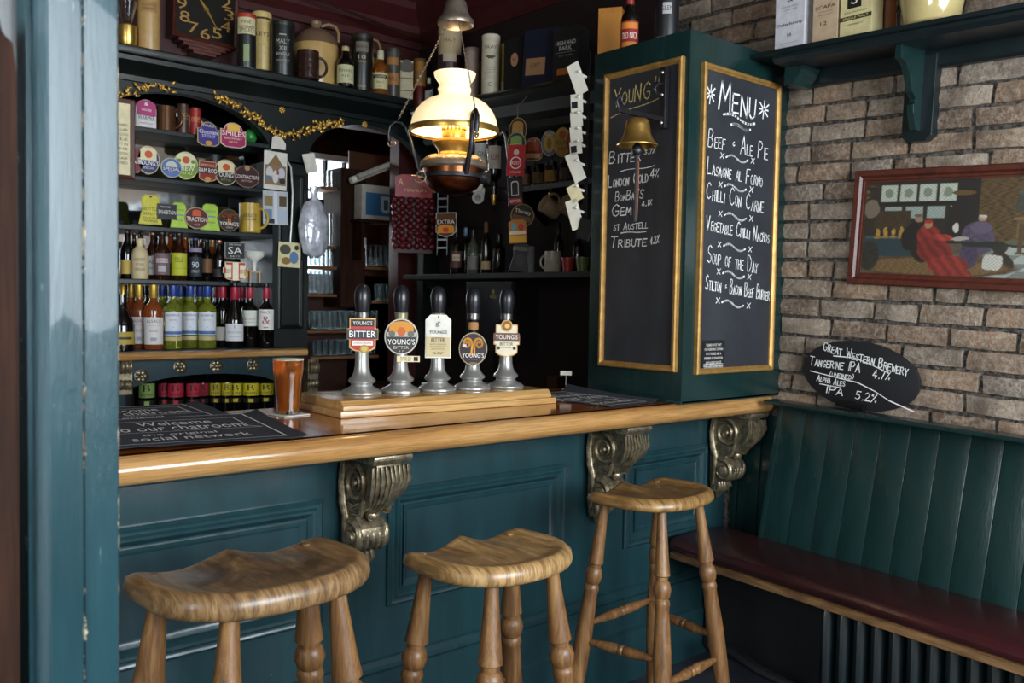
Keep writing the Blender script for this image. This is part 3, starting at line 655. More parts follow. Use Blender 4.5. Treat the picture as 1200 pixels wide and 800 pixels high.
    f_ = 1 + .30 * np.sin((X - Y * .45) * 95 + nz(20, 2)); lay(el(.425, .60, .075, .13, -.25), '7c261c', f_); lay(el(.46, .74, .10, .15, -.35), '6f2018', f_); lay(el(.54, .88, .12, .10, .1), '80291e', f_); lay(el(.57, .96, .11, .05), '7a281e', f_); lay(el(.50, .60, .06, .035, .2), '96342a', f_)
    lay(el(.41, .47, .026, .04), '9c7458'); lay(el(.408, .435, .028, .022), '94281e'); lay(el(.57, .50, .016, .05), 'bdb8aa'); lay(el(.60, .61, .05, .02), '9a968c')
    lay(el(.785, .84, .055, .075, .1, 4), 'b5b3a6', .75 + .45 * ((np.floor(X * 95) + np.floor(Y * 60)) % 2))
    lay(rc(.90, 1.15, .42, .60), '5e482b', 1 + .35 * np.sign(np.sin(X * 100)) * (Y > .46)); lay(rc(.91, .935, .60, .76), '4d3a22'); lay(rc(1.11, 1.135, .60, .76), '4d3a22'); lay(rc(.90, 1.15, .735, .76), '56422a'); lay(rc(.88, 1.17, .40, .425), '75603a')
    lay(el(.91, .25, .026, .10), '3a3a32'); lay(el(.91, .16, .016, .026), '4a4a40'); lay(el(1.04, .34, .085, .055), '7d7055', 1 + nz(90, .7)); lay(el(1.21, .60, .05, .2), '43362a')
    im = np.clip(im * (1 + nz(180, .22)[..., None]) * (.92 + .16 * rs_.rand(ny, nx, 1)), 0, 1) * .9 + .006
    V = [(W_ * i / (nx - 1) + .04, H_ * j / (ny - 1) + .04, .0085) for j in range(ny) for i in range(nx)]; Cc = [tuple(c) for c in im.reshape(-1, 3)]
    Fs = [(j * nx + i, j * nx + i + 1, (j + 1) * nx + i + 1, (j + 1) * nx + i) for j in range(ny - 1) for i in range(nx - 1)]
    s = NT('printed_picture'); at = s.n('ShaderNodeVertexColor'); at.layer_name = 'print'; s.set(Base_Color=at.outputs['Color'], Roughness=.5)
    s.b.inputs['Coat Weight'].default_value = 1.; s.b.inputs['Coat Roughness'].default_value = .03
    o = MB().add(V, Fs, MP).build('print', s.m, pic, 0)
    ca = o.data.color_attributes.new('print', 'FLOAT_COLOR', 'POINT')
    ca.data.foreach_set('color', [q for c in Cc for q in (*c, 1)])
painting()

# oval chalkboard leaning on the panelling's cap
oc = onX(1007, 440, XW - .055)
ow, oh = (onX(938, 440, XW - .055).y - onX(1075, 440, XW - .055).y) / 2, 40.5 / ppm(oc)
ov = thing('oval_chalkboard', 'black oval chalkboard with two guest ales leaning on the panelling ledge', 'chalkboard', (oc.x, oc.y, oc.z), rx=.09, ry=-.04)
oo = [(ow * math.cos(2 * PI * k / 40), oh * math.sin(2 * PI * k / 40)) for k in range(40)]
MB().prism(oo, -.006, .006, SIDE).build('board', M['ink'], ov, 30, .002)
tm = MB()
def ol(txt, x, y, wd, h, rise, st=.0035): chalk(tm, txt, x * ow, y * oh, h * oh, SIDE, wd * ow, st, rise, 0, .75, .0075)
ol('Great Western Brewery', -.66, .58, 1.45, .26, -.14); ol('Tangerine IPA', -.88, .08, .9, .25, .02); ol('4.7%', .24, .02, .28, .24, .05)
ol('(unfined)', -.5, -.16, .42, .15, .03, .0025); ol('Alpha Ales', -.72, -.36, .5, .18, -.03, .003); ol('IPA', -.55, -.66, .32, .2, .0); ol('5.2%', -.02, -.68, .36, .22, 0)
ribbon(tm, [(-.46 * ow, .46 * oh), (-.1 * ow, .50 * oh), (.2 * ow, .38 * oh), (.5 * ow, .22 * oh)], .004, SIDE, 0, .0075)
ribbon(tm, [(-.85 * ow, -.1 * oh), (-.4 * ow, -.16 * oh), (0, -.2 * oh), (.3 * ow, -.36 * oh), (.55 * ow, -.55 * oh), (.95 * ow, -.72 * oh)], .004, SIDE, 0, .0075)
ribbon(tm, [(-.66 * ow, -.44 * oh), (-.28 * ow, -.44 * oh)], .003, SIDE, 0, .0075)
stuff(tm.build('chalk_writing', M['chalk'], ov, 0))
MB().box(-.3 * ow, .2 * ow, -oh * .97, -oh * .78, .006, .03, SIDE).build('stand', M['black'], ov, 0, .003)

# ---------------------------------------------------------------- bar stools
def lerp(a, b, t): return a + (b - a) * t
def leg_profile(L, r=.0205):
    k = [(0, .60), (.03, .60), (.08, .68), (.20, .94), (.245, 1.08), (.25, .82), (.262, .8), (.27, 1.02), (.295, 1.2), (.32, 1.02), (.328, .82), (.336, .98), (.35, 1.06), (.36, .92), (.40, .98), (.52, 1.18), (.66, 1.14), (.85, .92), (1, .70)]
    return [(r * b, L * a) for a, b in k]
def aim(p, q):
    d = Vector(q) - Vector(p); return Matrix.Translation(p) @ d.to_track_quat('Z', 'Y').to_matrix().to_4x4(), d.length
def stool(label, x, y, rz, Z, W, D, sm, th=.042, splay=.085, lr=.026):
    r = thing('bar_stool', label, 'stool', (x, y, 0), rz, 'wooden bar stools along the bar')
    na, nr = 72, 16; top = []; m = MB()
    def outline(a):
        ca, sa = math.cos(a), math.sin(a)
        if sa >= 0:                                 # straight bar side with rounded corners
            k = (abs(ca) ** 7 + abs(sa / .56) ** 7) ** (-1 / 7.)
            return W / 2 * ca * k, D * .44 * sa / .56 * k * .56 / .56 if False else D * .44 * (sa / .56) * k
        k = (abs(ca) ** 2.35 + abs(sa) ** 2.35) ** (-1 / 2.35)
        return W / 2 * ca * k, D * .56 * sa * k
    def hgt(u, v, rr):
        """u across (-1..1), v towards the bar (-1..1)"""
        sm = lambda a, b, t: (lambda q: q * q * (3 - 2 * q))(max(0, min(1, (t - a) / (b - a))))
        b = sm(-.35, 1., v); sc = math.sin(PI * min(1, abs(u) * 1.02)) ** 1.15 if abs(u) < .98 else 0
        h = -.012 * (1 - sm(.68, .92, rr)) * (1 - b) - .027 * sc * b - .012 * max(0, (rr - .90) / .10) ** 2
        return h
    vs = []; fs = []
    for i in range(nr + 1):
        rr = i / nr
        for k in range(na):
            ox, oy = outline(2 * PI * k / na); xx, yy = ox * rr, oy * rr
            vs.append((xx, yy, hgt(xx / (W / 2), yy / (D * .5), rr)))
    side = [(1.012, -.012), (1.016, -.020), (1.008, -.030), (.985, -.038), (.94, -.044), (.6, -.046)]
    for s_, dz in side:
        for k in range(na):
            ox, oy = outline(2 * PI * k / na); e = hgt(ox / (W / 2), oy / (D * .5), 1.)
            vs.append((ox * s_, oy * s_, e * {-.012: 1, -.020: .8, -.030: .5, -.038: .3}.get(dz, .2) + dz * th / .042))
    rows = nr + 1 + len(side)
    for i in range(rows - 1):
        for k in range(na):
            if i == 0: fs.append((k, na + k, na + (k + 1) % na)) if k >= 0 else None
            else: fs.append((i * na + k, (i + 1) * na + k, (i + 1) * na + (k + 1) % na, i * na + (k + 1) % na))
    n = len(vs); fs.append(tuple((rows - 1) * na + (na - 1 - k) for k in range(na)))
    o = m.add(vs, fs).build('seat', sm, r, 0, loc=(0, 0, Z)); bm = bmesh.new(); bm.from_mesh(o.data); bmesh.ops.remove_doubles(bm, verts=bm.verts, dist=1e-5); bmesh.ops.recalc_face_normals(bm, faces=bm.faces); bm.to_mesh(o.data); bm.free()
    o.data.polygons.foreach_set('use_smooth', [True] * len(o.data.polygons))
    for px_, py_ in ((W * .38, D * .30), (-W * .38, D * .30)):
        u, v = px_ / (W / 2), py_ / (D * .5)
        MB().lathe([(0, 0), (.011, 0), (.011, .004), (.0, .0048)], 12, T(px_, py_, Z + hgt(u, v, .8) - .0025)).build('leg_peg', sm, r, 60)
    tops = [(-W * .36, D * .26), (W * .36, D * .26), (-W * .25, -D * .34), (W * .25, -D * .34)]
    feet = [(-W * .36 - splay, D * .26 + splay * .8), (W * .36 + splay, D * .26 + splay * .8), (-W * .25 - splay, -D * .34 - splay), (W * .25 + splay, -D * .34 - splay)]
    for (a, b), (c, d) in zip(tops, feet):
        q, L = aim((a, b, Z - .035), (c, d, .004)); MB().lathe(leg_profile(L, lr), 20, q).build('leg', M['legwood'], r, 40)
    def at(i, z): t = (Z - .035 - z) / (Z - .035); return Vector((lerp(tops[i][0], feet[i][0], t), lerp(tops[i][1], feet[i][1], t), z))
    for i, j, z in ((0, 1, .42), (0, 2, .37), (1, 3, .37), (2, 3, .30)):
        q, L = aim(at(i, z), at(j, z))
        pr = [(0, .0), (.008, 0), (.009, .1), (.017, .38), (.0165, .44), (.012, .47), (.0165, .485), (.0165, .515), (.012, .53), (.0165, .56), (.017, .62), (.009, .9), (.008, 1), (0, 1)]
        MB().lathe([(a, b * L) for a, b in pr], 14, q).build('stretcher', M['legwood'], r, 40)
    return r
stool('nearest wide bar stool, its seat dark stained, beside the teal post', .818, 1.765, .06, .886, .475, .34, M['seat_a'], .05, .075, .031)
stool('bar stool with the palest scooped seat, between two others', 1.41, 1.70, .05, .838, .395, .315, M['seat_b'], .044, .075, .0275)
stool('bar stool next to the bench below the pillar chalkboards', 2.225, 1.875, .08, .855, .40, .31, M['seat_c'], .036, .09, .0235)

# ---------------------------------------------------------------- hand pumps on their plinth
plx, ply, pla = 1.80, 2.535, -.045
pl = thing('pump_plinth', 'pale oak stepped plinth carrying the hand pumps on the bar', 'plinth', (plx, ply, CZ), pla)
MB().box(-.43, .43, -.185, .185, 0, .022).build('lower_step', M['plinth'], pl, 30, .006)
MB().extr([(-.172, .022), (-.172, .034), (-.155, .050), (.155, .050), (.172, .034), (.172, .022)], -.415, .415).build('upper_board', M['plinth'], pl, 20, .003)
PZ = CZ + .050
def shape(kind, w, h):
    if kind == 'round': return [(w / 2 * math.cos(2 * PI * k / 28), h / 2 * math.sin(2 * PI * k / 28)) for k in range(28)]
    if kind == 'shield': return [(-w / 2, h * .5), (w / 2, h * .5), (w / 2, -h * .28), (w * .3, -h * .42), (0, -h * .5), (-w * .3, -h * .42), (-w / 2, -h * .28)]
    if kind == 'badge': return [(-w * .42, h * .5), (w * .42, h * .5), (w * .42, h * .2), (w * .5, h * .2), (w * .5, -h * .12), (w * .42, -h * .12), (w * .42, -h * .36), (w * .28, -h * .44), (0, -h * .5), (-w * .28, -h * .44), (-w * .42, -h * .36), (-w * .42, -h * .12), (-w * .5, -h * .12), (-w * .5, h * .2), (-w * .42, h * .2)]
    if kind == 'tag': return [(-w / 2, -h / 2), (w / 2, -h / 2), (w / 2, h * .38), (w * .3, h * .5), (-w * .3, h * .5), (-w / 2, h * .38)]
    if kind == 'waist': return [(-w * .5, -h / 2), (w * .5, -h / 2), (w * .42, -h * .2), (w * .34, 0), (w * .4, h * .25), (w * .36, h * .42), (w * .22, h * .5), (-w * .22, h * .5), (-w * .36, h * .42), (-w * .4, h * .25), (-w * .34, 0), (-w * .42, -h * .2)]
    if kind == 'arch': return [(-w / 2, -h / 2), (w / 2, -h / 2), (w / 2, h * .15)] + [(w / 2 * math.cos(a), h * .15 + h * .35 * math.sin(a)) for a in [PI * k / 12 for k in range(1, 12)]] + [(-w / 2, h * .15)]
    if kind == 'domed': return [(-w / 2, -h * .38), (-w * .3, -h * .5), (w * .3, -h * .5), (w / 2, -h * .38), (w / 2, h * .22), (w * .36, h * .22)] + [(w * .36 * math.cos(a), h * .22 + h * .28 * math.sin(a)) for a in [PI * k / 10 for k in range(1, 10)]] + [(-w * .36, h * .22), (-w / 2, h * .22)]
    return [(-w / 2, -h / 2), (w / 2, -h / 2), (w / 2, h / 2), (-w / 2, h / 2)]
def clip_parts(par, kind, w, h, edge, face, bits, mtx, d=.006):
    """a pub badge: plaque with a rim, a face and its print. bits: (shape, cx, cy, w, h, colour) or (text, cx, cy, w, h, colour), in units of w and h"""
    o = MB().prism(shape(kind, w, h), 0, d, mtx).build('plaque', mat(edge, .35), par, 30, .0008, seg=1)
    MB().prism(shape(kind, w * .92, h * .93), d, d + .0012, mtx).build('face', mat(face, .35), o, 0)
    mats = []; m = MB(); z = d + .0016
    for b in bits:
        t, cx, cy, ww, hh, c = b; mm = mat(c, .45, 0, 0)
        if mm not in mats: mats.append(mm)
        i = mats.index(mm)
        if t[0] == '#': m.prism([(x + cx * w, y + cy * h) for x, y in shape(t[1:], ww * w, hh * h)], d + .0012, z, mtx, i)
        elif t[0] == '~':               # a spiral ram's horn
            s_ = -1 if t[1] == 'l' else 1
            P = [(cx * w + s_ * ww * w * .5 * (1 - .75 * k / 16) * math.cos(PI * 1.05 - k * .55), cy * h + hh * h * .5 * (1 - .75 * k / 16) * math.sin(PI * 1.05 - k * .55)) for k in range(17)]
            ribbon(m, [(cx * w - s_ * ww * w * .42, cy * h - hh * h * .9)] + P, ww * w * .2, mtx, i, z + .0001)
        else: letter(m, t, ww * w, hh * h, mtx, i, cx * w, cy * h, z + .0002)
        z += .0003
    if bits: m.build('lettering', mats, o, 0)
    return o
def pump(label, px_, ytop, kind, w, h, zc, edge, face, bits, ferr, extra=None):
    i = pumps.index(px_); x = lerp(1.54, 2.10, i / 4); y = lerp(2.545, 2.475, i / 4)
    r = thing('beer_pump', label, 'pump', (x, y, PZ), face_cam(x, y) + .02, 'hand pumps on the plinth')
    MB().lathe([(0, 0), (.062, 0), (.066, .004), (.066, .009), (.060, .015), (.046, .022), (.036, .028), (.034, .034), (.043, .040), (.045, .046), (.040, .053), (.032, .061), (.027, .072), (.0235, .09), (.022, .12), (.021, .15), (0, .15)], 28).build('base', M['steel'], r, 40)
    MB().lathe([(0, .15), (.016, .15), (.0165, .24), (.0185, .25), (.0, .25)], 16).build('shaft', M['black'], r, 40)
    MB().lathe([(.0195, .246), (.0215, .248), (.0225, .268), (.020, .27)], 20).build('ferrule', mat(*ferr), r, 40)
    MB().lathe([(0, .269), (.021, .269), (.0235, .285), (.0275, .31), (.0265, .333), (.021, .35), (.012, .359), (0, .362)], 22).build('grip', M['grip'], r, 60)
    o = clip_parts(r, kind, w, h, edge, face, bits, T(0, -.034, zc) @ UPR, .005); o.name = 'pump_clip'
    MB().box(-.008, .008, -.034, -.014, zc - .01, zc + .01).build('clip_bracket', M['steel'], r, 0)
    if extra: extra(r)
    return r
pumps = [1, 2, 3, 4, 5]
CH = ('9a9a98', .3, 1.); BR = ('9a9474', .4, .6)
pump('hand pump with a red and white badge, first from the pint glass', 1, 0, 'badge', .10, .112, .195, 'd8b56a', 'b5393c',
     [('#rect', 0, .36, .74, .2, '2a2a2c'), ("YOUNG'S", 0, .36, .62, .11, 'e8e0d0'), ('#rect', 0, .04, .98, .28, '38383c'), ('BITTER', 0, .04, .84, .18, 'f4f2ec'), ('#rect', 0, -.22, .66, .14, 'e8e0d0'), ('LONDON ORIGINAL', 0, -.22, .58, .05, '8a4a3a'), ('#round', .06, -.39, .3, .24, 'a8873a'), ('#round', .06, -.39, .2, .16, 'c9ab5c')], CH)
def cardx(r):
    MB().box(-.014, .062, -.038, -.034, .106, .126).build('small_card', M['cream'], r, 0); b = MB(); letter(b, 'PLEASE ASK', .035, .005, T(.016, -.0385, .12) @ UPR); letter(b, 'AT THE BAR', .035, .005, T(.016, -.0385, .112) @ UPR); b.box(.042, .056, -.0386, -.0381, .109, .123); b.build('card_print', M['ink'], r, 0)
pump('hand pump with a round badge, amber above and grey below', 2, 0, 'round', .112, .12, .19, 'c8c4b8', '3a3836',
     [('#arch', 0, .22, .72, .42, 'd08c2c'), ('#rect', 0, .06, .86, .12, 'b9b2a4'), ('#round', 0, .14, .24, .26, 'c4612a'), ('#round', -.28, .08, .2, .16, '6a665e'), ('#round', .28, .08, .2, .16, '6a665e'), ("YOUNG'S", 0, -.14, .8, .15, 'f6f4ee'), ('BITTER', 0, -.30, .45, .08, 'c8c0b0'), ('3.7', 0, -.40, .14, .05, 'c8c0b0')], BR, cardx)
def strg(r): MB().tube([(0, -.036, .255), (.006, -.036, .27), (-.012, -.026, .275), (-.024, 0, .27)], .0014, 5).build('string', M['black'], r, 60)
pump('hand pump with a white and cream paper tag, the middle one of the row', 3, 0, 'tag', .088, .148, .19, 'e4e2da', 'dfdccf',
     [('#rect', 0, -.24, .93, .46, 'cdbb8e'), ('#round', 0, .45, .07, .035, '303030'), ('&', -.03, .27, .16, .10, '55524c'), ('^', .03, .33, .12, .04, '55524c'), ("YOUNG'S", 0, .10, .68, .075, '2c2c30'), ('BITTER', 0, -.08, .52, .10, '3a3428'), ('BEAUTIFULLY BALANCED', 0, -.18, .64, .028, '6a5e44'), ('SESSION BITTER WITH', 0, -.235, .64, .028, '6a5e44'), ('FRUITY NOTES', 0, -.29, .5, .028, '6a5e44'), ('"3.7%"', 0, -.385, .42, .05, '3a3428')], BR, strg)
def corkx(r): MB().lathe([(0, .212), (.018, .212), (.019, .22), (.019, .232), (.017, .238), (0, .238)], 16).build('cork_collar', mat('a87a4c', .8), r, 60)
pump("hand pump with a round dark badge of two orange ram's horns", 4, 0, 'round', .10, .116, .145, 'a89a78', '372c33',
     [('~l', -.2, .16, .34, .36, 'dd9a34'), ('~r', .2, .16, .34, .36, 'dd9a34'), ('#rect', -.3, .1, .14, .08, 'd8d0c8'), ("YOUNG'S", 0, -.19, .76, .14, 'f4f2ee'), ('* * * *', 0, -.31, .3, .03, 'c8c0b0'), ('LONDON', 0, -.42, .26, .04, 'c8a868')], CH, corkx)
pump('hand pump with a brown banner badge topped by a gold disc, last before the pillar', 5, 0, 'badge', .094, .118, .172, 'c9a064', 'e2d8bc',
     [('#rect', 0, .12, .98, .24, '6a4a40'), ("YOUNG'S", 0, .12, .84, .14, 'f4f0e6'), ('BITTER', 0, -.09, .5, .1, '2c2a26'), ('ORIGINAL', 0, -.2, .4, .04, '6a5a44'), ('#round', -.3, -.22, .12, .1, '3a3834'), ('#round', .3, -.22, .12, .1, '3a3834'), ('#round', 0, .46, .44, .36, 'c9a064'), ('#round', 0, .46, .36, .29, '8e5a24'), ('#round', .02, .45, .2, .14, 'e0b86a')], CH)

# ---------------------------------------------------------------- hanging oil lamp
lx, ly = 1.895, 2.535
lz = 2.035
lamp = thing('oil_lamp', 'hanging brass oil lamp with a lit opal glass shade above the bar', 'lamp', (lx, ly, lz))
dome = [(.152, 0), (.152, .016), (.147, .042), (.135, .068), (.116, .091), (.092, .107), (.070, .116), (.058, .121), (.054, .127), (.056, .137), (.059, .144), (.057, .150), (.052, .155), (.054, .163), (.061, .173), (.070, .187), (.0735, .200)]
MB().lathe(dome + [(r_ - .004, z_) for r_, z_ in dome[::-1]], 48).build('glass_shade', M['opal'], lamp, 60)
MB().lathe([(.151, -.008), (.157, -.008), (.159, 0), (.157, .012), (.1535, .012), (.1535, .002), (.151, -.001)], 48).build('shade_ring', M['brass'], lamp, 30)
g = MB().lathe([(.034, -.03), (.04, -.028), (.043, -.012), (.04, .004), (.037, .004), (.037, -.02)], 24)
for k in range(18): a = 2 * PI * k / 18; g.ball((.040 * math.cos(a), .040 * math.sin(a), .008), (.005, .005, .009), 6)
g.build('burner_gallery', M['brass'], lamp, 40)
MB().lathe([(0, .16), (.012, .16), (.018, .12), (.026, .07), (.02, .02), (.02, 0), (0, 0)], 16).build('chimney', M['clear'], lamp, 60)
MB().lathe([(0, -.03), (.062, -.03), (.075, -.034), (.076, -.042), (.066, -.05), (.058, -.062), (.054, -.075), (.058, -.084), (.07, -.088), (0, -.09)], 32).build('burner', M['brass'], lamp, 40)
MB().lathe([(0, -.085), (.07, -.086), (.098, -.092), (.112, -.104), (.118, -.118), (.119, -.126), (.112, -.132), (0, -.132)], 40).build('font_shoulder', M['pewter'], lamp, 40)
fl = MB()
for k in range(40): a = 2 * PI * k / 40; fl.tube([(.086 * math.cos(a), .086 * math.sin(a), -.089), (.113 * math.cos(a), .113 * math.sin(a), -.108)], .003, 5)
fl.build('fluting', M['brass'], lamp, 60)
MB().lathe([(.108, -.13), (.105, -.15), (.104, -.158), (.098, -.175), (.085, -.195), (.06, -.211), (.03, -.218), (0, -.219)], 40).build('font_bowl', M['copper'], lamp, 50)
MB().lathe([(.106, -.152), (.115, -.152), (.116, -.166), (.104, -.168), (.103, -.156)], 40).build('cradle_ring', M['iron'], lamp, 30)
hk = math.atan2(ly, lx)                                   # two scrolled arms, either side as seen from the room
for s, ang in ((1, hk + 1.70), (-1, hk - 2.75)):
    ca, sa = math.cos(ang), math.sin(ang)
    P = lambda r_, z_: (r_ * ca, r_ * sa, z_)
    pts = [P(.112, -.16), P(.125, -.13), P(.135, -.09), P(.15, -.04), P(.165, .0), P(.182, .02), P(.205, .022), P(.222, .008), P(.228, -.02), P(.225, -.045)]
    if s < 0: pts = [P(.112, -.16), P(.13, -.11), P(.15, -.08), P(.155, -.04), P(.155, .01), P(.165, .035), P(.182, .04), P(.195, .022), P(.195, -.01), P(.19, -.03)]
    sp = [P(.214 + .016 * (1 - k / 14) * math.cos(k * .6) - (.02 if s < 0 else 0), -.05 - .016 * (1 - k / 14) * math.sin(k * .6) + (.012 if s < 0 else 0)) for k in range(14)]
    MB().tube(pts, .0038 if s > 0 else .009, 8).build('scrolled_arm', M['iron'], lamp, 60)
    MB().tube(sp, .0035, 6).build('scroll_end', M['pewter'], lamp, 60)
    ch = MB(); a0 = Vector(P(.195 if s > 0 else .182, .03 if s > 0 else .045)); b0 = Vector((.02 * ca, .02 * sa, .385)); n = 46
    for k in range(n):
        c = a0.lerp(b0, (k + .5) / n); d = (b0 - a0).normalized(); q = d.to_track_quat('Z', 'Y').to_matrix().to_4x4() @ RZ(PI / 2 * (k % 2)); hl = (b0 - a0).length / n * .72
        ch.tube([(.0028 * math.cos(t), 0, hl * math.sin(t)) for t in [2 * PI * j / 8 for j in range(9)]], .0011, 4, Matrix.Translation(c) @ q)
    stuff(ch.build('chain', M['pewter'], lamp, 60))
sa_ = hk + 3.0
MB().tube([(.11 * math.cos(hk + 2.1), .11 * math.sin(hk + 2.1), -.17)] + [(.132 * math.cos(hk + 2.1) + .028 * (1 - k / 20) * math.cos(k * .5) * math.cos(hk + 1.6), .132 * math.sin(hk + 2.1) + .028 * (1 - k / 20) * math.cos(k * .5) * math.sin(hk + 1.6), -.165 - .028 * (1 - k / 20) * math.sin(k * .5)) for k in range(20)], .003, 6).build('scroll', M['pewter'], lamp, 60)
MB().lathe([(0, -.014), (.022, -.014), (.026, 0), (.022, .014), (0, .014)], 16, T(.115 * math.cos(hk - 1.9), .115 * math.sin(hk - 1.9), -.16) @ RZ(hk - 1.9) @ RY(PI / 2)).build('thumb_knob', M['iron'], lamp, 40)
can = tag(MB().lathe([(.0, .13), (.006, .128), (.01, .112), (.02, .10), (.036, .078), (.044, .045), (.05, .03), (.062, .018), (.064, .008), (.062, 0), (.056, .006), (.042, .022), (.036, .045), (.02, .08), (0, .09)], 32).build('smoke_bell', M['pewter'], None, 50, loc=(lx, ly, lz + .365)), 'bell-shaped metal smoke cover hanging above the oil lamp', 'lamp cover')
MB().tube([(0, 0, .12), (0, 0, H - lz - .365)], .006, 8).build('hanging_rod', M['pewter'], can)
l = bpy.data.lights.new('lamp_bulb', 'POINT'); l.energy = 3; l.color = (1, .74, .42); l.shadow_soft_size = .04
o = bpy.data.objects.new('lamp_bulb', l); COL.objects.link(o); o.location = (lx, ly, lz + .085)

# ---------------------------------------------------------------- brass bell on its wall bracket
bx, by, bz = 2.406, onX(770, 120, PX0).y - .062, 2.002
bell = thing('brass_bell', 'brass bell hanging from an iron bracket in front of the ale chalkboard', 'bell', (bx, by, bz))
MB().lathe([(.072, 0), (.073, .004), (.066, .012), (.055, .026), (.047, .046), (.043, .07), (.040, .088), (.030, .096), (.012, .1), (0, .1), (0, .094), (.028, .09), (.038, .07), (.044, .04), (.056, .016), (.068, 0)], 36).build('bell_body', M['brass'], bell, 50)
MB().lathe([(0, -.03), (.016, -.028), (.022, -.016), (.016, 0), (.006, .01), (.005, .07), (0, .07)], 14).build('clapper', M['iron'], bell, 50)
MB().box(-.105, .155, -.008, .008, .104, .120).build('bracket_arm', M['iron'], bell, 0, .002)
MB().box(.128, .150, -.014, .014, .08, .30).build('wall_plate', M['iron'], bell, 0, .003)
MB().tube([(.13 + .0, 0, .24), (.10, 0, .235), (.085, 0, .215), (.095, 0, .198), (.11, 0, .205)], .006, 8).build('upper_scroll', M['iron'], bell, 60)
MB().tube([(-.10, 0, .118), (-.112, 0, .14), (-.1, 0, .16), (-.084, 0, .15), (-.088, 0, .135)], .005, 8).build('arm_scroll', M['iron'], bell, 60)
for z in (.10, .20, .28): MB().lathe([(0, 0), (.006, 0), (.004, .004), (0, .004)], 10, T(.127, 0, z) @ RY(-PI / 2)).build('screw', M['steel'], bell)
MB().tube([(0, 0, -.028), (.003, .002, -.10), (0, 0, -.18), (-.002, 0, -.265)], [.005, .006, .007, .006], 8).build('leather_pull', mat('33302f', .7), bell, 60)
MB().tube([(.006, -.004, -.05), (.007, -.004, -.15), (.003, -.004, -.26)], .0015, 5).build('cord', mat('a85a3c', .7), bell, 60)
# ---------------------------------------------------------------- back bar
FA, SB = 4.42, 4.625                       # fascia face, mirror plane
ZA, ZB, ZC, ZD, ZW, ZT = 2.245, 2.012, 1.778, 1.522, 1.185, 2.588
bb = thing('back_bar', 'dark green back bar with mirrored arch, gilt garlands, cornice and wooden counter', 'back bar', (0, FA, 0))
def arc(x0, x1, zs_, rise, n=24): return [((x0 + x1) / 2 + (x1 - x0) / 2 * math.cos(PI * k / n), zs_ + rise * math.sin(PI * k / n)) for k in range(n + 1)]
fas = [(1.0, 2.548), (3.19, 2.548), (3.19, 1.2), (3.09, 1.2), (3.09, 2.2)] + arc(2.33, 3.09, 2.2, .225)[1:] + [(2.33, 2.16), (2.124, 2.16)] + arc(1.19, 2.124, 2.16, .273)[1:] + [(1.19, 1.2), (1.0, 1.2)]
MB().prism(fas, -.06, 0, UPR).build('fascia', M['backbar'], bb, 0)
MB().extr([(0, 2.45), (-.015, 2.452), (-.02, 2.475), (-.05, 2.50), (-.085, 2.53), (-.09, 2.55), (-.12, 2.552), (-.125, 2.565), (-.125, 2.582), (-.118, ZT), (.225, ZT), (.225, 2.55), (0, 2.55)], 1.0, 2.92).build('cornice_shelf', M['backbar'], bb, 25)
MB().box(1.05, 2.13, .2, .207, ZW, 2.5).build('mirror', M['mirror'], bb, 0)
for x0, x1 in ((1.12, 1.33), (2.124, 2.33)):
    MB().box(x0, x1, -.0, .2, 1.15, 2.17).build('pilaster', M['backbar'], bb, 0)
    MB().frame(x0 + .03, x1 - .03, 1.28, 1.66, [(0, 0), (0, .008), (.008, .012), (.016, .004), (.022, .001)], UPR).build('pilaster_moulding', M['backbar'], bb, 0)
    MB().frame(x0 + .03, x1 - .03, 1.72, 2.1, [(0, 0), (0, .008), (.008, .012), (.016, .004), (.022, .001)], UPR).build('pilaster_moulding', M['backbar'], bb, 0)
for z in (ZA, ZB, ZC, ZD):
    MB().box(1.30, 2.124, .0, .2, z - .022, z).build('shelf', M['shelfdark'], bb, 0, .003)
MB().extr([(-.17, 1.142), (-.185, 1.150), (-.19, 1.163), (-.185, 1.176), (-.17, 1.183), (-.02, 1.184), (-.02, 1.142)], 1.0, 2.235).build('counter_edge', M['bullnose'], bb, 40)
MB().box(1.0, 2.22, -.16, .2, 1.14, ZW).build('counter_slab', M['slate'], bb, 0)
lo = [(1.0, 1.14), (2.215, 1.14), (2.215, .75), (2.13, .75), (2.13, .98)] + arc(1.34, 2.13, .98, .085, 16)[1:] + [(1.34, .75), (1.0, .75)]
MB().prism(lo, .08, .12, UPR).build('lower_fascia', M['teal_panel'], bb, 0)
MB().box(1.0, 2.215, .21, .22, .2, 1.14).build('lower_back', M['blackmatt'], bb, 0); MB().box(1.0, 2.215, -.1, .2, .70, .72).build('lower_shelf', M['blackmatt'], bb, 0)
for p, y in ((166, 441), (212, 430), (254, 429), (297, 428)):
    q = onY(p, y, FA - .13); m = MB()
    for k in range(6): a = PI * k / 3; m.ball((q.x + .018 * math.cos(a), -.124, q.z + .018 * math.sin(a)), (.012, .006, .012), 8)
    m.ball((q.x, -.128, q.z), .012, 8); m.lathe([(.03, 0), (.034, .004), (.034, .008), (.030, .010)], 20, T(q.x, -.12, q.z) @ RX(PI / 2)); m.build('rosette', M['oldgold'], bb, 60)
for p in (147, 367):
    q = onY(p, 437, FA - .15); m = MB()
    for dz, r_ in ((.03, .036), (-.055, .026)):
        for k in range(3): m.lathe([(0, 0), (r_ * .8, 0), (r_, .006), (r_, .012), (r_ * .8, .018), (0, .018)], 16, T(q.x - .027 + .018 * k, -.145, q.z + dz) @ RY(PI / 2))
    m.box(q.x - .03, q.x + .03, -.15, -.1, q.z - .1, q.z + .07); m.build('scroll_bracket', M['oldgold'], bb, 40)
r2 = random.Random(3)
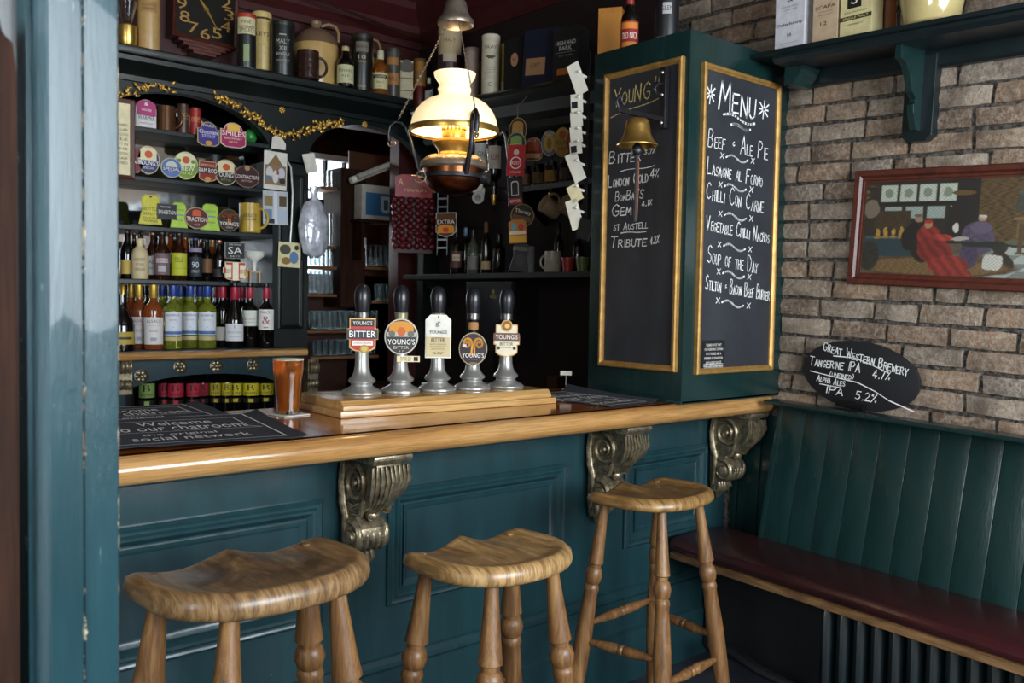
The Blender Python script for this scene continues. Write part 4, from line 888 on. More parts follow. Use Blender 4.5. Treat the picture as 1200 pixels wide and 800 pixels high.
def garland(pts, dens, rad):
    m = MB(); P = [onY(a, b, FA - .008) for a, b in pts]
    for A, B in zip(P, P[1:]):
        n = max(2, int((B - A).length * dens))
        for k in range(n):
            c = A.lerp(B, k / n); f = rad * r2.uniform(.8, 1.45); q = Vector((c.x + r2.gauss(0, .006), -.008 - r2.random() * .012, c.z + r2.gauss(0, .012)))
            m.ball((0, 0, 0), (f * 1.5, f * .8, f * .7), 6, T(*q) @ RY(r2.uniform(0, PI)))
    stuff(m.build('garland', M['gilt'], bb, 60))
garland([(139, 111), (158, 105), (180, 101), (206, 102)], 150, .008)
garland([(250, 111), (270, 119), (290, 131), (308, 146), (328, 157), (345, 158), (368, 150), (402, 142)], 190, .0085)
for p, y in ((230, 104), (330, 129), (427, 146)):
    q = onY(p, y, FA); m = MB()
    for k in range(7): a = 2 * PI * k / 7; m.ball((q.x + .012 * math.cos(a), -.006, q.z + .012 * math.sin(a)), (.008, .006, .008), 6)
    m.ball((q.x, -.01, q.z), .008, 8); m.build('rosette', M['gilt'], bb, 60)

# ---------------------------------------------------------------- bottle, tin, mug and badge builders
PROF = {'wine': [(0, 0), (.94, 0), (1, .012), (1, .60), (.93, .655), (.62, .71), (.42, .745), (.37, .78), (.36, .985), (.36, 1), (0, 1)],
        'burg': [(0, 0), (.94, 0), (1, .012), (1, .44), (.92, .52), (.66, .64), (.45, .74), (.37, .82), (.35, 1), (0, 1)],
        'beer': [(0, 0), (.94, 0), (1, .015), (1, .56), (.92, .63), (.6, .72), (.44, .80), (.38, .96), (.42, .965), (.42, 1), (0, 1)],
        'spirit': [(0, 0), (.94, 0), (1, .015), (1, .60), (.88, .67), (.5, .72), (.38, .76), (.36, 1), (0, 1)],
        'cider': [(0, 0), (.94, 0), (1, .012), (1, .70), (.95, .76), (.80, .81), (.5, .86), (.40, .9), (.38, .97), (.42, 1), (0, 1)],
        'stone': [(0, 0), (.95, 0), (1, .02), (1, .62), (.86, .72), (.45, .80), (.40, .86), (.46, .88), (.46, .98), (.40, 1), (0, 1)]}
def bottle(label, cat, P, z, r, h, kind, gl, cap=None, labs=(), group=None, rz=None, name='bottle', capz=.80, capr=.42):
    t = thing(name, label, cat, (P[0], P[1], z + .0012), face_cam(P[0], P[1]) if rz is None else rz, group)
    MB().lathe([(a * r, b * h) for a, b in PROF[kind]], 20).build('glass_body', gl, t, 40)
    if cap: MB().lathe([(capr * r, capz * h), (capr * r * 1.04, capz * h + .002), (capr * r, h * 1.003), (capr * r * .9, h * 1.008), (0, h * 1.008)], 16).build('cap', cap, t, 40)
    for z0, z1, colr, bits in labs:
        n = MB().lathe([(r * 1.012, z0 * h), (r * 1.012, z1 * h)], 14, None, 0, -PI / 2 - 1.15, -PI / 2 + 1.15).build('label', mat(colr, .6, 0, .04), t, 60)
        if bits:
            ms = []; m = MB()
            for s_, cz, ww, hh, c in bits:
                mm = mat(c, .6, 0, 0)
                if mm not in ms: ms.append(mm)
                zc = (z0 + (z1 - z0) * cz) * h
                if s_ == '#': m.lathe([(r * 1.018, zc - hh * (z1 - z0) * h / 2), (r * 1.018, zc + hh * (z1 - z0) * h / 2)], 10, None, ms.index(mm), -PI / 2 - ww, -PI / 2 + ww)
                else: letter(m, s_, ww * r * 2, hh * (z1 - z0) * h, None, ms.index(mm), 0, zc, 0, r * 1.02)
            m.build('lettering', ms, n, 0)
    return t
def canister(label, P, z, r, h, colr, lid=None, bits=(), bands=(), cat='canister', name='canister', rough=.35, group=None, metal=0., rx=0, ry=0):
    t = thing(name, label, cat, (P[0], P[1], z + .0012), face_cam(P[0], P[1]), group, rx, ry)
    MB().lathe([(0, 0), (r * .98, 0), (r, .003), (r, h * .94), (0, h * .94)], 24).build('tube', mat(colr, rough, metal), t, 40)
    MB().lathe([(r * 1.02, h * .92), (r * 1.03, h * .93), (r * 1.03, h * .99), (r * .97, h), (0, h)], 24).build('lid', mat(lid or colr, rough, metal), t, 40)
    for z0, z1, c in bands: MB().lathe([(r * 1.008, h * z0), (r * 1.012, h * z0 + .001), (r * 1.012, h * z1 - .001), (r * 1.008, h * z1)], 24).build('band', mat(c, rough), t, 40)
    if bits:
        ms = []; m = MB()
        for s_, cz, ww, hh, c in bits:
            mm = mat(c, .55, 0, 0)
            if mm not in ms: ms.append(mm)
            if s_ == '#': m.lathe([(r * 1.016, (cz - hh / 2) * h), (r * 1.016, (cz + hh / 2) * h)], 10, None, ms.index(mm), -PI / 2 - ww, -PI / 2 + ww)
            else: letter(m, s_, ww * r * 2, hh * h, None, ms.index(mm), 0, cz * h, 0, r * 1.02)
        m.build('lettering', ms, t, 0)
    return t
def carton(label, x0, x1, y0, y1, z0, z1, colr, bits=(), rz=0, loc=None, rx=0, ry=0, name='carton', cat='box', side=None, group=None):
    """printed box; drawn with its front facing -Y, bits in units of its width and height"""
    w_, h_ = x1 - x0, z1 - z0
    t = thing(name, label, cat, loc or ((x0 + x1) / 2, y0, z0 + .0012), rz, group, rx, ry)
    MB().box(-w_ / 2, w_ / 2, 0, y1 - y0, 0, h_).build('box_body', mat(colr, .5), t, 0, .0015)
    if bits:
        ms = []; m = MB(); k = 0
        for s_, cx, cz, ww, hh, c in bits:
            mm = mat(c, .5, 0, 0); k += 1
            if mm not in ms: ms.append(mm)
            i = ms.index(mm); L = T(0, -.0006 - .0002 * k, h_ / 2) @ UPR
            if s_[0] == '#': m.add([(x + cx * w_, y + cz * h_, 0) for x, y in shape(s_[1:] or 'rect', ww * w_, hh * h_)], [tuple(range(len(shape(s_[1:] or 'rect', 1, 1))))], L, i)
            else: letter(m, s_, ww * w_, hh * h_, L, i, cx * w_, cz * h_)
        m.build('lettering', ms, t, 0)
    return t
def mug(label, P, z, r, h, m_, ang, cat='mug', group=None, bits=(), name='mug', tip=0, lid=None):
    t = thing(name, label, cat, (P[0], P[1], z + .0012), face_cam(P[0], P[1]), group, 0, tip)
    MB().lathe([(0, 0), (r * .9, 0), (r, .006), (r * .98, h), (r * .92, h), (r * .9, .01), (0, .01)], 24).build('body', m_, t, 40)
    pts = [(r * .95 + r * .75 * math.sin(a), 0, h * .5 + h * .33 * math.cos(a)) for a in [PI * k / 10 for k in range(11)]]
    MB().tube(pts, r * .13, 8, RZ(ang)).build('handle', m_, t, 60)
    if bits:
        m = MB()
        for s_, cz, ww, hh in bits: letter(m, s_, ww * r * 2, hh * h, None, 0, 0, cz * h, 0, r * 1.015)
        m.build('lettering', M['ink'], t, 0)
    return t
def clip(label, kind, x0, x1, y0, y1, edge, face, bits, Y=FA - .026, zb=None, rz=0, tilt=0, group=None, name='pump_badge'):
    A, B = onY(x0, (y0 + y1) / 2, Y), onY(x1, (y0 + y1) / 2, Y); w_ = B.x - A.x; c = (A + B) / 2; h_ = (y1 - y0) / ppm(c)
    t = thing(name, label, 'badge', (c.x, Y, c.z), rz, group, 0, tilt)
    o = clip_parts(t, kind, w_, h_, edge, face, bits, UPR, .004); o.name = 'plate'
    MB().box(-.010, .010, .0, .022, -h_ * .5, -h_ * .2).build('clip', M['steel'], t, 0)
    return t

# ---- row under the arch
g_b = 'old pump badges on the back bar shelves'
clip('arched badge, magenta above and white below, at the top shelf left end', 'arch', 159, 183, 117, 149, 'cfc8c4', 'd8d4d2',
     [('#arch', 0, .2, .94, .56, 'a8346e'), ('&', 0, .34, .2, .12, 'f0e4ea'), ('WINTER', 0, .12, .5, .08, 'f0e4ea'), ('WARMER', 0, -.16, .82, .17, '1c1a1c'), ('PREMIUM ALE', 0, -.36, .6, .05, '55504e')], Y=FA + .03, group=g_b)
def sY(p, y, z, Y): return onY(p, y, Y)
P = onY(194, 140, 4.50); mug('copper-brown tankard with a curved pale handle between badge and tins', P, ZA, .05, .125, mat('6a4a34', .2, .6), -.5, 'tankard')
P = onY(215, 140, 4.47); canister('small brown tin on the top arch shelf', P, ZA, .027, .145, '4a3024', '3a241a', [('XO', .62, .9, .12, 'b98c4a'), ('RESERVE', .5, 1.0, .04, 'b98c4a')], cat='tin', name='tin')
P = onY(229, 140, 4.47); canister('small red tin on the top arch shelf', P, ZA, .027, .135, '9c2a28', '7a1f1e', [('VSOP', .6, .9, .1, 'd8a85a'), ('RESERVE', .5, 1.0, .04, 'd8a85a')], cat='tin', name='tin')
clip('purple domed badge hung on the top arch shelf', 'domed', 231, 257, 143, 171, 'b9a468', '3d3280', [('DOUBLE', 0, .34, .5, .1, 'e8d9a0'), ('Chocolate', 0, .08, .84, .17, 'f0eef6'), ('STOUT', 0, -.1, .6, .12, 'e0dcf0'), ('#round', 0, -.38, .3, .2, 'c8963c')], group=g_b)
clip('magenta domed badge with a yellow sun, hung on the top arch shelf', 'domed', 258, 288, 144, 173, 'd0bfa8', 'a02a5c',
     [('#arch', 0, .3, .5, .3, 'e8b84a'), ('SMILES', 0, .06, .9, .2, 'f6ece4'), ('BREWERY', 0, -.14, .7, .08, 'f0d8c8'), ('BEST', 0, -.28, .34, .07, 'e8c88a')], group=g_b)
q = onY(296, 163, 4.535); t = tag(MB().ball((0, 0, .042), (.036, .028, .04), 10).build('snack_bag', mat('2f8a3c', .3, 0, .3, 40, .4, 30), None, 60, loc=(q.x - .01, q.y, ZA + .006)), 'bright green crumpled packet at the right end of the top arch shelf', 'packet')
# ---- second row of badges
clip('maroon oval badge half hidden by the framed certificate', 'round', 152, 168, 174, 202, '8a2a22', '6a1a16', [('AIR', 0, .0, .8, .26, 'f0e8dc')], group=g_b)
clip('round badge with cream top and blue band, second on its shelf', 'round', 160, 187, 171, 204, 'c8b890', '20306c', [('#arch', 0, .22, .7, .46, 'ded2a8'), ('#round', 0, .2, .34, .26, 'c4542c'), ("YOUNG'S", 0, -.1, .86, .17, 'f4f2ec'), ('SPECIAL', 0, -.28, .5, .08, 'd8d0b0')], group=g_b)
clip('small blue round badge with a pale centre', 'round', 188, 213, 185, 208, 'c8c0a0', '5a74b0', [('#round', 0, .05, .56, .56, 'c9ccc0'), ('#rect', 0, -.08, .86, .22, '33508c'), ('SPECIAL', 0, -.08, .78, .15, 'f2efe4')], Y=FA - .036, group=g_b)
clip('green badge with a cream crown and a white word', 'round', 203, 232, 178, 210, 'd8cf9c', '7c9a34', [('#arch', 0, .22, .76, .46, 'dfdcb4'), ('#round', 0, .2, .3, .26, 'c4542c'), ('#round', -.28, .16, .16, .14, '6a8a34'), ('#round', .28, .16, .16, .14, '6a8a34'), ('BREW', 0, -.1, .66, .18, 'f4f2e4'), ('PALE ALE', 0, -.28, .5, .07, 'e8e4c0')], group=g_b)
clip('red square badge with a broad white word', 'badge', 231, 255, 189, 213, 'c9b08a', '8e2a26', [('SPECIAL', 0, .3, .7, .1, 'e0c8a0'), ('#rect', 0, .04, .98, .3, '2a2424'), ('RAM ROD', 0, .04, .9, .22, 'f2eee2'), ('#round', 0, -.36, .3, .2, 'c8963c')], Y=FA - .036, group=g_b)
clip('round badge with cream top and black band', 'round', 251, 278, 187, 217, 'c8b890', '26261e', [('#arch', 0, .22, .7, .44, 'ded2a8'), ('#round', 0, .2, .32, .26, 'c4542c'), ("YOUNG'S", 0, -.1, .88, .18, 'f4f2ec'), ('BITTER', 0, -.3, .44, .08, '9a8a4a')], group=g_b)
clip('dark maroon oval badge at the right end of the second shelf', 'round', 274, 304, 194, 220, '8a6a5a', '3c1a1e', [('CONTRACTORS', 0, -.02, .92, .16, 'f0e6dc'), ('BITTER', 0, -.2, .4, .08, 'c8a890'), ('#round', 0, .38, .2, .24, 'a8875a')], Y=FA - .036, group=g_b)
# ---- third row
clip('yellow waisted tag badge with black print', 'waist', 162, 190, 228, 263, 'a8a432', 'c4bc34', [('BOTTLE', 0, .02, .6, .12, '2a2a1a'), ('BEAUTY', 0, -.14, .6, .1, '2a2a1a'), ('PALE ALE', 0, -.28, .6, .06, '2a2a1a'), ('WINNER', 0, -.38, .6, .08, '2a2a1a'), ('#round', 0, .42, .1, .06, '1a1a12')], group=g_b)
clip('black rectangular badge with a silver word', 'rect', 184, 207, 239, 257, '55555a', '1c1c20', [('BREWERS', -.1, .3, .5, .12, 'b8b8b4'), ('EXHIBITION', 0, -.04, .88, .26, 'd8d8d4')], Y=FA - .036, group=g_b)
clip('lime tag badge half behind the black rectangular one', 'waist', 199, 220, 237, 267, '8aa83a', 'a8c84a', [('GOLD', 0, .2, .5, .08, '4a6a2a'), ('#rect', 0, .0, .5, .05, '6a8aa8'), ('ALE', 0, -.2, .4, .06, '4a6a2a')], group=g_b)
clip('maroon oval badge with an orange flame', 'round', 216, 244, 243, 268, 'b8a080', '4a1a18', [('#arch', 0, .24, .36, .3, 'c8542a'), ('TRACTION', 0, -.06, .84, .2, 'f0e8dc'), ('ALE', 0, -.3, .24, .09, 'c8a890')], Y=FA - .036, group=g_b)
clip('lime tag badge between the flame oval and the horned badge', 'waist', 234, 258, 239, 270, '8aa83a', 'a8c84a', [('GOLD', 0, .22, .5, .08, '4a6a2a'), ('#rect', 0, .02, .5, .05, '6a8aa8'), ('SUMMER', 0, -.2, .5, .06, '4a6a2a')], group=g_b)
clip("dark round badge with orange ram's horns beside the yellow mug", 'round', 255, 281, 245, 271, '6a5a48', '241a16', [('~l', -.2, .14, .34, .34, 'd8783a'), ('~r', .2, .14, .34, .34, 'd8783a'), ("YOUNG'S", 0, -.16, .84, .17, 'f4f2ee'), ('LONDON', 0, -.33, .3, .08, 'c8b8a0')], Y=FA - .036, group=g_b)
P = onY(293, 258, 4.46); mug('mustard yellow mug with dark lettering on the badge shelf', P, ZC, .056, .152, mat('b99a3c', .25), -.35, bits=(("BELL'S", .58, .62, .12), ('SCOTCH WHISKY', .44, .7, .06)))

# ---- beer row
_stood = {}; _queue = []; BOT = {}
def bt(*a, **k): _queue.append((*a, k))
def stand_bottles():
    """front bottles first; those behind slide along the line of sight until they clear their neighbours"""
    for a in sorted(_queue, key=lambda a: a[4]): BOT[a[1]] = set_bottle(*a[:-1], **a[-1])
    _queue.clear()
def clear_spot(z, xc, wpx, yt, Y, lo, hi):
    for k_ in (1, .93, .86, .8, .74):
        for dy in sorted([.004 * k for k in range(-70, 71)], key=abs):
            if dy < -.055 or not lo <= Y + dy <= hi: continue
            c = onY(xc, yt, Y + dy); r_ = k_ * wpx / 2 / ppm((c.x, c.y, z))
            if all(math.hypot(c.x - a, c.y - b) > r_ + q + .002 for a, b, q in _stood.get(z, ())):
                _stood.setdefault(z, []).append((c.x, c.y, r_)); return c, r_
    _stood.setdefault(z, []).append((c.x, c.y, r_)); return c, r_
def set_bottle(label, xc, wpx, yt, Y, z, kind, gl, cap=None, labs=(), group=None, cat='bottle', capz=.80, capr=.42, name='bottle'):
    lo, hi = {ZW: (4.28, 4.565), ZD: (4.455, 4.575)}.get(z, (4.33, 4.58)); wpx *= .93
    c, r_ = clear_spot(z, xc, wpx, yt, Y, lo, hi)
    return bottle(label, cat, c, z, r_, min(c.z - z, {ZW: ZD - .024 - ZW - .005, ZD: ZC - .024 - ZD - .003}.get(z, 9)), kind, gl, cap, labs, group, None, name, capz, capr)
gB = 'beer bottles on the back bar'
blk = M['black']
bt('dark beer bottle at the left end of the beer shelf', 149, 17, 269, 4.47, ZD, 'beer', M['g_dark'], blk, [(.1, .4, 'b89a4a', ())], gB, capz=.96)
bt('cream stoneware bottle with brown print, left on the beer shelf', 164, 20, 280, 4.45, ZD, 'stone', mat('c2b08a', .35), None, [(.12, .6, 'c2b08a', (('HARVEST', .75, .7, .16, '4a3a28'), ('STONE', .5, .5, .12, '4a3a28'), ('GINGER', .25, .62, .14, '4a3a28')))], gB)
bt('amber-necked bottle behind the cream stoneware one', 157, 11, 263, 4.575, ZD, 'beer', M['g_brown'], M['g_amber'], (), gB, capz=.96)
bt('brown bottle with a white neck label behind the stoneware one', 166, 12, 264, 4.575, ZD, 'beer', M['g_brown'], blk, [(.74, .86, 'd8d4cc', ())], gB, capz=.96)
bt('brown bottle with a white front label beside the stoneware one', 179, 16, 268, 4.49, ZD, 'beer', M['g_brown'], M['g_amber'], [(.1, .5, 'cfccc4', (('ALE', .7, .6, .2, '3a3634'), ('STRONG', .35, .7, .12, '3a3634')))], gB, capz=.96)
bt('brown beer bottle with a pink and grey label', 190, 19, 268, 4.45, ZD, 'beer', M['g_brown'], blk, [(.1, .56, '6a5a5e', (('#', .66, .8, .2, 'c0a8ac'), ('LONDON', .66, .7, .12, '5a2a34'), ('#', .28, .5, .3, 'a8a4a4')))], gB, capz=.96)
bt('amber bottle neck seen behind the pink-labelled one', 200, 17, 273, 4.55, ZD, 'beer', M['g_amber'], None, (), gB)
bt('beer bottle with a big lime yellow label', 210, 20, 273, 4.45, ZD, 'beer', M['g_brown'], blk, [(.1, .58, 'b0b42c', (('#', .62, .5, .03, '4a4a1c'), ('PALE', .74, .5, .14, '4a4a1c'), ('#', .32, 1., .02, '8a8a20')))], gB, capz=.96)
bt('amber bottle behind and right of the lime-labelled one', 217, 16, 279, 4.55, ZD, 'beer', M['g_amber'], None, (), gB)
bt('dark bottle with a blue-black label and blue cap', 229, 17, 280, 4.45, ZD, 'beer', M['g_dark'], mat('26336a', .4), [(.1, .56, '1a2630', (('90', .6, .5, .3, 'c8ccd0'), ('STOUT', .25, .6, .14, 'a8b0b8'))), (.68, .78, '8a7a9a', ())], gB, capz=.96)
bt('amber-capped bottle behind the blue-capped one', 235, 16, 281, 4.55, ZD, 'beer', M['g_brown'], M['g_amber'], (), gB, capz=.9)
bt('dark bottle with an oval brown label', 242, 15, 282, 4.47, ZD, 'beer', M['g_dark'], blk, [(.2, .55, '6a4a2c', ())], gB, capz=.96)
bt('bottle with the brightest amber neck on the beer shelf', 249, 15, 282, 4.53, ZD, 'beer', M['g_amber'], M['gold'], (), gB, capz=.85)
bt('plain dark bottle at the right end of the beer row', 257, 16, 282, 4.46, ZD, 'beer', M['g_dark'], M['g_amber'], [(.1, .3, '2a2420', ())], gB, capz=.92)
clip('grey framed plaque with two pale capitals on the beer shelf', 'rect', 263, 287, 284, 303, '8a8a84', '26262a', [('SA', 0, .0, .7, .42, 'd8d8d0'), ('BRAINS', 0, .36, .6, .1, 'b8b8b0'), ('BEST', 0, -.36, .5, .1, 'b8b8b0')], Y=FA + .02, group=g_b)
clip('red and cream badge with its word turned upright on the beer shelf', 'badge', 261, 290, 307, 329, 'd8cfa8', 'b0352c', [('#rect', 0, 0, .24, .92, 'e8e0c4'), ('#rect', -.28, 0, .22, .7, 'e0d8bc'), ('#rect', .28, 0, .22, .7, 'e0d8bc'), ('BEST', -.28, 0, .2, .2, '8a241c'), ('BEST', .28, 0, .2, .2, '8a241c'), ('#round', .42, -.1, .16, .3, 'c8963c')], Y=FA - .036, group=g_b)
q = onY(298, 325, 4.45); fn = thing('funnel', 'white plastic funnel standing spout down on a little rack', 'funnel', (q.x, q.y, ZD + .0012))
MB().lathe([(.008, .055), (.012, .105), (.02, .112), (.048, .135), (.052, .158), (.054, .16), (.05, .162), (.044, .136), (.016, .118), (.008, .11), (.005, .055)], 24).build('cone', M['white'], fn, 50)
m = MB()
for s_ in (-1, 1): m.box(s_ * .026 - .004, s_ * .026 + .004, -.01, .01, 0, .055)
m.box(-.032, .032, -.012, .012, .05, .06); m.build('rack', mat('b89a6a', .6), fn, 0)
stand_bottles()
# ---- wine row
gW = 'wine bottles on the back counter'
GC = mat('b8963e', .35, .6); BC = mat('1f3a84', .35); RC = mat('a01c34', .35)
ROS = [(.08, .50, 'd0ccc8', (('ALSACE', .86, .75, .11, '4a4446'), ('#', .7, .6, .01, '8a8486'), ('ROSE', .5, .4, .08, '7a7476'), ('#', .2, .3, .12, '9a9aa4')))]
bt('rosé bottle standing in front of the two others', 180, 24, 331, 4.40, ZW, 'wine', M['g_rose'], GC, ROS, gW)
bt('rosé bottle in the middle of the three', 163, 20, 330, 4.45, ZW, 'wine', M['g_rose'], GC, ROS, gW)
bt('rosé bottle at the back, left of its two fellows', 154, 21, 329, 4.52, ZW, 'wine', M['g_rose'], GC, ROS, gW)
bt('gold-capped bottle peeping out at the far left of the wines', 144, 17, 329, 4.565, ZW, 'wine', M['g_rose'], GC, (), gW)
bt('dark bottle with a gold label beside the teal post', 143, 30, 345, 4.33, ZW, 'burg', M['g_dark'], None, [(.12, .34, 'a8923a', (('#', .5, .8, .2, '3a3418'),))], gW)
WH = [(.22, .585, 'cfd4dc', (('RESERVA', .86, .74, .09, '3a4660'), ('BLANCO', .66, .4, .06, 'a04a4a'), ('#', .10, 1.1, .14, '4a6a9c'), ('A', .26, .7, .2, '6a86b0'))), (.135, .195, 'b8a87a', ())]
for p, yt, Y, lb in ((203, 331, 4.40, 'white wine bottle with mountain label, next to the rosé'), (223, 331, 4.415, 'white wine bottle with mountain label, middle of the front three'), (243, 331, 4.40, 'white wine bottle with mountain label, next to the reds')):
    bt(lb, p, 22, yt, Y, ZW, 'wine', M['g_white'], BC, WH, gW, capz=.83)
for p, lb in ((190, 'white wine bottle standing behind the front rosé'), (212, 'white wine bottle behind the gap of the left two mountain labels'), (234, 'white wine bottle behind the gap of the right two mountain labels')):
    bt(lb, p, 21, 330, 4.52, ZW, 'wine', M['g_white'], BC, (), gW, capz=.83)
bt('red wine bottle with plain red cap next to the whites', 261, 21, 333, 4.45, ZW, 'wine', M['g_dark'], RC, [(.12, .34, 'c8c4bc', ())], gW, capz=.82)
bt('red wine bottle at the back beside the whites', 256, 20, 333, 4.54, ZW, 'wine', M['g_dark'], RC, (), gW, capz=.82)
bt('sloping-shouldered red wine bottle with a low white label', 275, 23, 337, 4.38, ZW, 'burg', M['g_dark'], RC, [(.12, .40, 'd4d6da', (('T', .84, .2, .2, 'a02434'), ('PINOT NOIR', .5, .8, .10, '6a6a74'), ('#', .25, .6, .02, '8a8a94')))], gW, capz=.80)
bt('red wine bottle with a high cream label', 293, 21, 337, 4.40, ZW, 'wine', M['g_dark'], RC, [(.36, .62, 'd0d2c8', (('LE CAVE', .45, .7, .12, '6a6a60'), ('#', .25, .6, .02, '8a8a80')))], gW, capz=.82)
bt('red wine bottle with a red drawing on its white label, last of the row', 312, 20, 337, 4.34, ZW, 'wine', M['g_dark'], RC, [(.30, .64, 'dcdad6', (('PARCEL', .86, .7, .12, '3a3434'), ('&', .48, .5, .4, 'a03a44'), ('#', .12, .3, .04, 'a03a44')))], gW, capz=.82)
for p, lb in ((284, 'red-capped bottle behind the low white label'),):
    bt(lb, p, 20, 334, 4.52, ZW, 'wine', M['g_dark'], RC, (), gW, capz=.82)
stand_bottles()
for p in (275, 293, 312):
    c = BOT[p].location; hB = max(v.co.z for v in BOT[p].children[0].data.vertices); tag(MB().lathe([(.013, -.004), (.014, .004), (.012, .016), (0, .017)], 14).build('bottle_stopper', M['black'], None, 40, loc=(c.x, c.y, c.z + hB * 1.008 + .005)), {275: 'black stopper in the low-labelled red wine', 293: 'black stopper in the cream-labelled red wine', 312: 'black stopper in the last red wine of the row'}[p], 'stopper', 'stoppers in the red wine bottles')
# ---- cider bottles in the lower arch
gC = 'cider bottles in the lower arch'
for p, c, Y, dim, lb in ((172, '8aa858', 4.50, 0, 'green-labelled cider bottle at the left of the lower arch'), (193, 'a01f34', 4.60, 1, 'red-labelled cider bottle standing furthest back'), (206, 'b3223a', 4.52, 0, 'red-labelled cider bottle, first in the front row'), (227, 'b3223a', 4.52, 0, 'red-labelled cider bottle, second in the front row'), (237, 'a01f34', 4.58, 1, 'red-labelled cider bottle half hidden, nearest the yellow ones'),
                    (253, 'b5a020', 4.57, 1, 'yellow-labelled cider bottle at the back, nearest the red ones'), (266, 'c4b020', 4.57, 1, 'yellow-labelled cider bottle half hidden behind the front three'), (276, 'd6c422', 4.52, 0, 'yellow-labelled cider bottle, first in the front row'), (294, 'd6c422', 4.52, 0, 'yellow-labelled cider bottle, second in the front row'), (312, 'd6c422', 4.52, 0, 'yellow-labelled cider bottle partly behind the pint')):
    zb = .7205; c0, r_ = clear_spot(zb, p, 15 if dim else 18.5, 447, min(Y, 4.57), 4.40, 4.575); h_ = (c0.z - zb) / .775
    bottle(lb, 'bottle', c0, zb, r_, h_, 'cider', M['g_dark'], None, [(.575, .755, c, (('B', .66, .42, .5, '14120e'), ('BULMERS', .2, .8, .22, '14120e'))), (.47, .54, '1c1a14', (('#', .5, .3, .7, c),))], gC)
# ---- things pinned to the pilasters
def sheet(label, x0, x1, y0, y1, bits, colr='d8d4c6', Y=FA - .0145, tilt=0, cat='postcard', name='postcard', d=.002):
    A, B = onY(x0, (y0 + y1) / 2, Y), onY(x1, (y0 + y1) / 2, Y); c = (A + B) / 2; w_ = B.x - A.x; h_ = (y1 - y0) / ppm(c)
    t = thing(name, label, cat, (c.x, Y, c.z), 0, None, 0, tilt)
    MB().prism(shape('rect', w_, h_), 0, d, UPR).build('sheet', mat(colr, .55), t, 0)
    ms = []; m = MB(); z = d + .0004
    for s_, cx, cy, ww, hh, cc in bits:
        mm = mat(cc, .4, 0, 0)
        if mm not in ms: ms.append(mm)
        if s_[0] == '#': m.add([(x + cx * w_, y + cy * h_, z) for x, y in shape(s_[1:], ww * w_, hh * h_)], [tuple(range(len(shape(s_[1:], 1, 1))))], UPR, ms.index(mm))
        elif s_ == '^': m.add([(cx * w_ - ww * w_ / 2, cy * h_ - hh * h_ / 2, z), (cx * w_ + ww * w_ / 2, cy * h_ - hh * h_ / 2, z), (cx * w_, cy * h_ + hh * h_ / 2, z)], [(0, 1, 2)], UPR, ms.index(mm))
        else: letter(m, s_, ww * w_, hh * h_, UPR, ms.index(mm), cx * w_, cy * h_, z)
        z += .0003
    if bits: m.build('print', ms, t, 0)
    return t
tag(MB().prism([(-.04, -.035), (.04, -.035), (.042, -.005), (.02, .025), (-.012, .034), (-.034, .024)], 0, .004, T(*onY(326, 167, FA - .02)) @ UPR).build('paper_scrap', M['paper']), 'cream scrap of paper pinned just under the gilt garland', 'paper')
sheet('postcard with a brown gable above a crowd in white', 309, 336, 178, 222, [('^', 0, .28, .7, .32, '8a6a44'), ('#rect', 0, -.12, .92, .52, '8a7458'), ('#round', -.26, -.06, .3, .3, 'd0ccc8'), ('#round', .26, -.06, .3, .3, 'c4c8d4'), ('#round', 0, -.16, .26, .34, 'd8d0cc'), ('#round', .3, -.26, .26, .16, '2e2a34'), ('#rect', -.3, -.2, .2, .1, '5a78a0'), ('#rect', .1, -.05, .1, .1, 'a04a3a')], 'dcd8cc', tilt=.02)
sheet('photograph with three pale bands below the gabled postcard', 308, 337, 224, 263, [('#rect', -.28, .2, .34, .3, '8a7a50'), ('#rect', .3, .2, .3, .3, '5a4a34'), ('#rect', 0, 0, .16, .96, 'cfd6de'), ('#rect', -.3, -.2, .3, .3, '6a86a4'), ('#rect', .28, -.24, .36, .3, 'aebccc'), ('#rect', -.2, -.4, .3, .14, '2c2c34')], 'b8bcc0', tilt=-.02)
sheet('cream and blue picture card low on the pilaster', 326, 352, 284, 313, [('#round', -.2, .2, .5, .4, '4a4a3a'), ('#round', .2, -.1, .4, .5, '5a7aa0'), ('#round', -.15, -.25, .4, .3, '8a6a34'), ('#round', .3, .3, .2, .2, '2a2a28')], 'd0c89c', tilt=.03)
tag(MB().tube([onY(337, 189, FA - .02), onY(341, 196, FA - .03), onY(343, 225, FA - .03), onY(342, 255, FA - .03), onY(340, 284, FA - .02)], .006, 8).build('metal_strip', M['steel'], None, 60), 'bent bright metal strip hanging on the pilaster', 'strip')
q = onY(363, 193, FA - .03); tag(MB().add([(-.045, 0, .05), (.02, -.01, .065), (.05, 0, -.03), (-.02, -.012, -.05)], [(0, 1, 2, 3)]).add([(-.045, .004, .05), (.02, -.006, .065), (.05, .004, -.03), (-.02, -.008, -.05)], [(3, 2, 1, 0)]).build('folded_paper', M['paper'], None, 0, loc=q), 'folded pale paper pinned above the plastic bag', 'paper')
bgp = [(0, -.185), (.03, -.18), (.06, -.15), (.078, -.09), (.08, -.02), (.07, .05), (.05, .10), (.025, .125), (.018, .15), (.026, .19), (0, .19)]
o = MB().lathe(bgp, 26, SCL(1, .55, 1)).build('plastic_bag', mat('c9ccd6', .14, .25, .35, 26, 1., 22, .6), None, 70, loc=onY(368, 262, FA - .06))
r3 = random.Random(8)
for v in o.data.vertices: k = r3.uniform(.80, 1.16); v.co.x *= k; v.co.y *= k; v.co.z += r3.uniform(-.012, .012)
tag(o, 'bulging clear plastic bag hanging on the pilaster', 'bag')
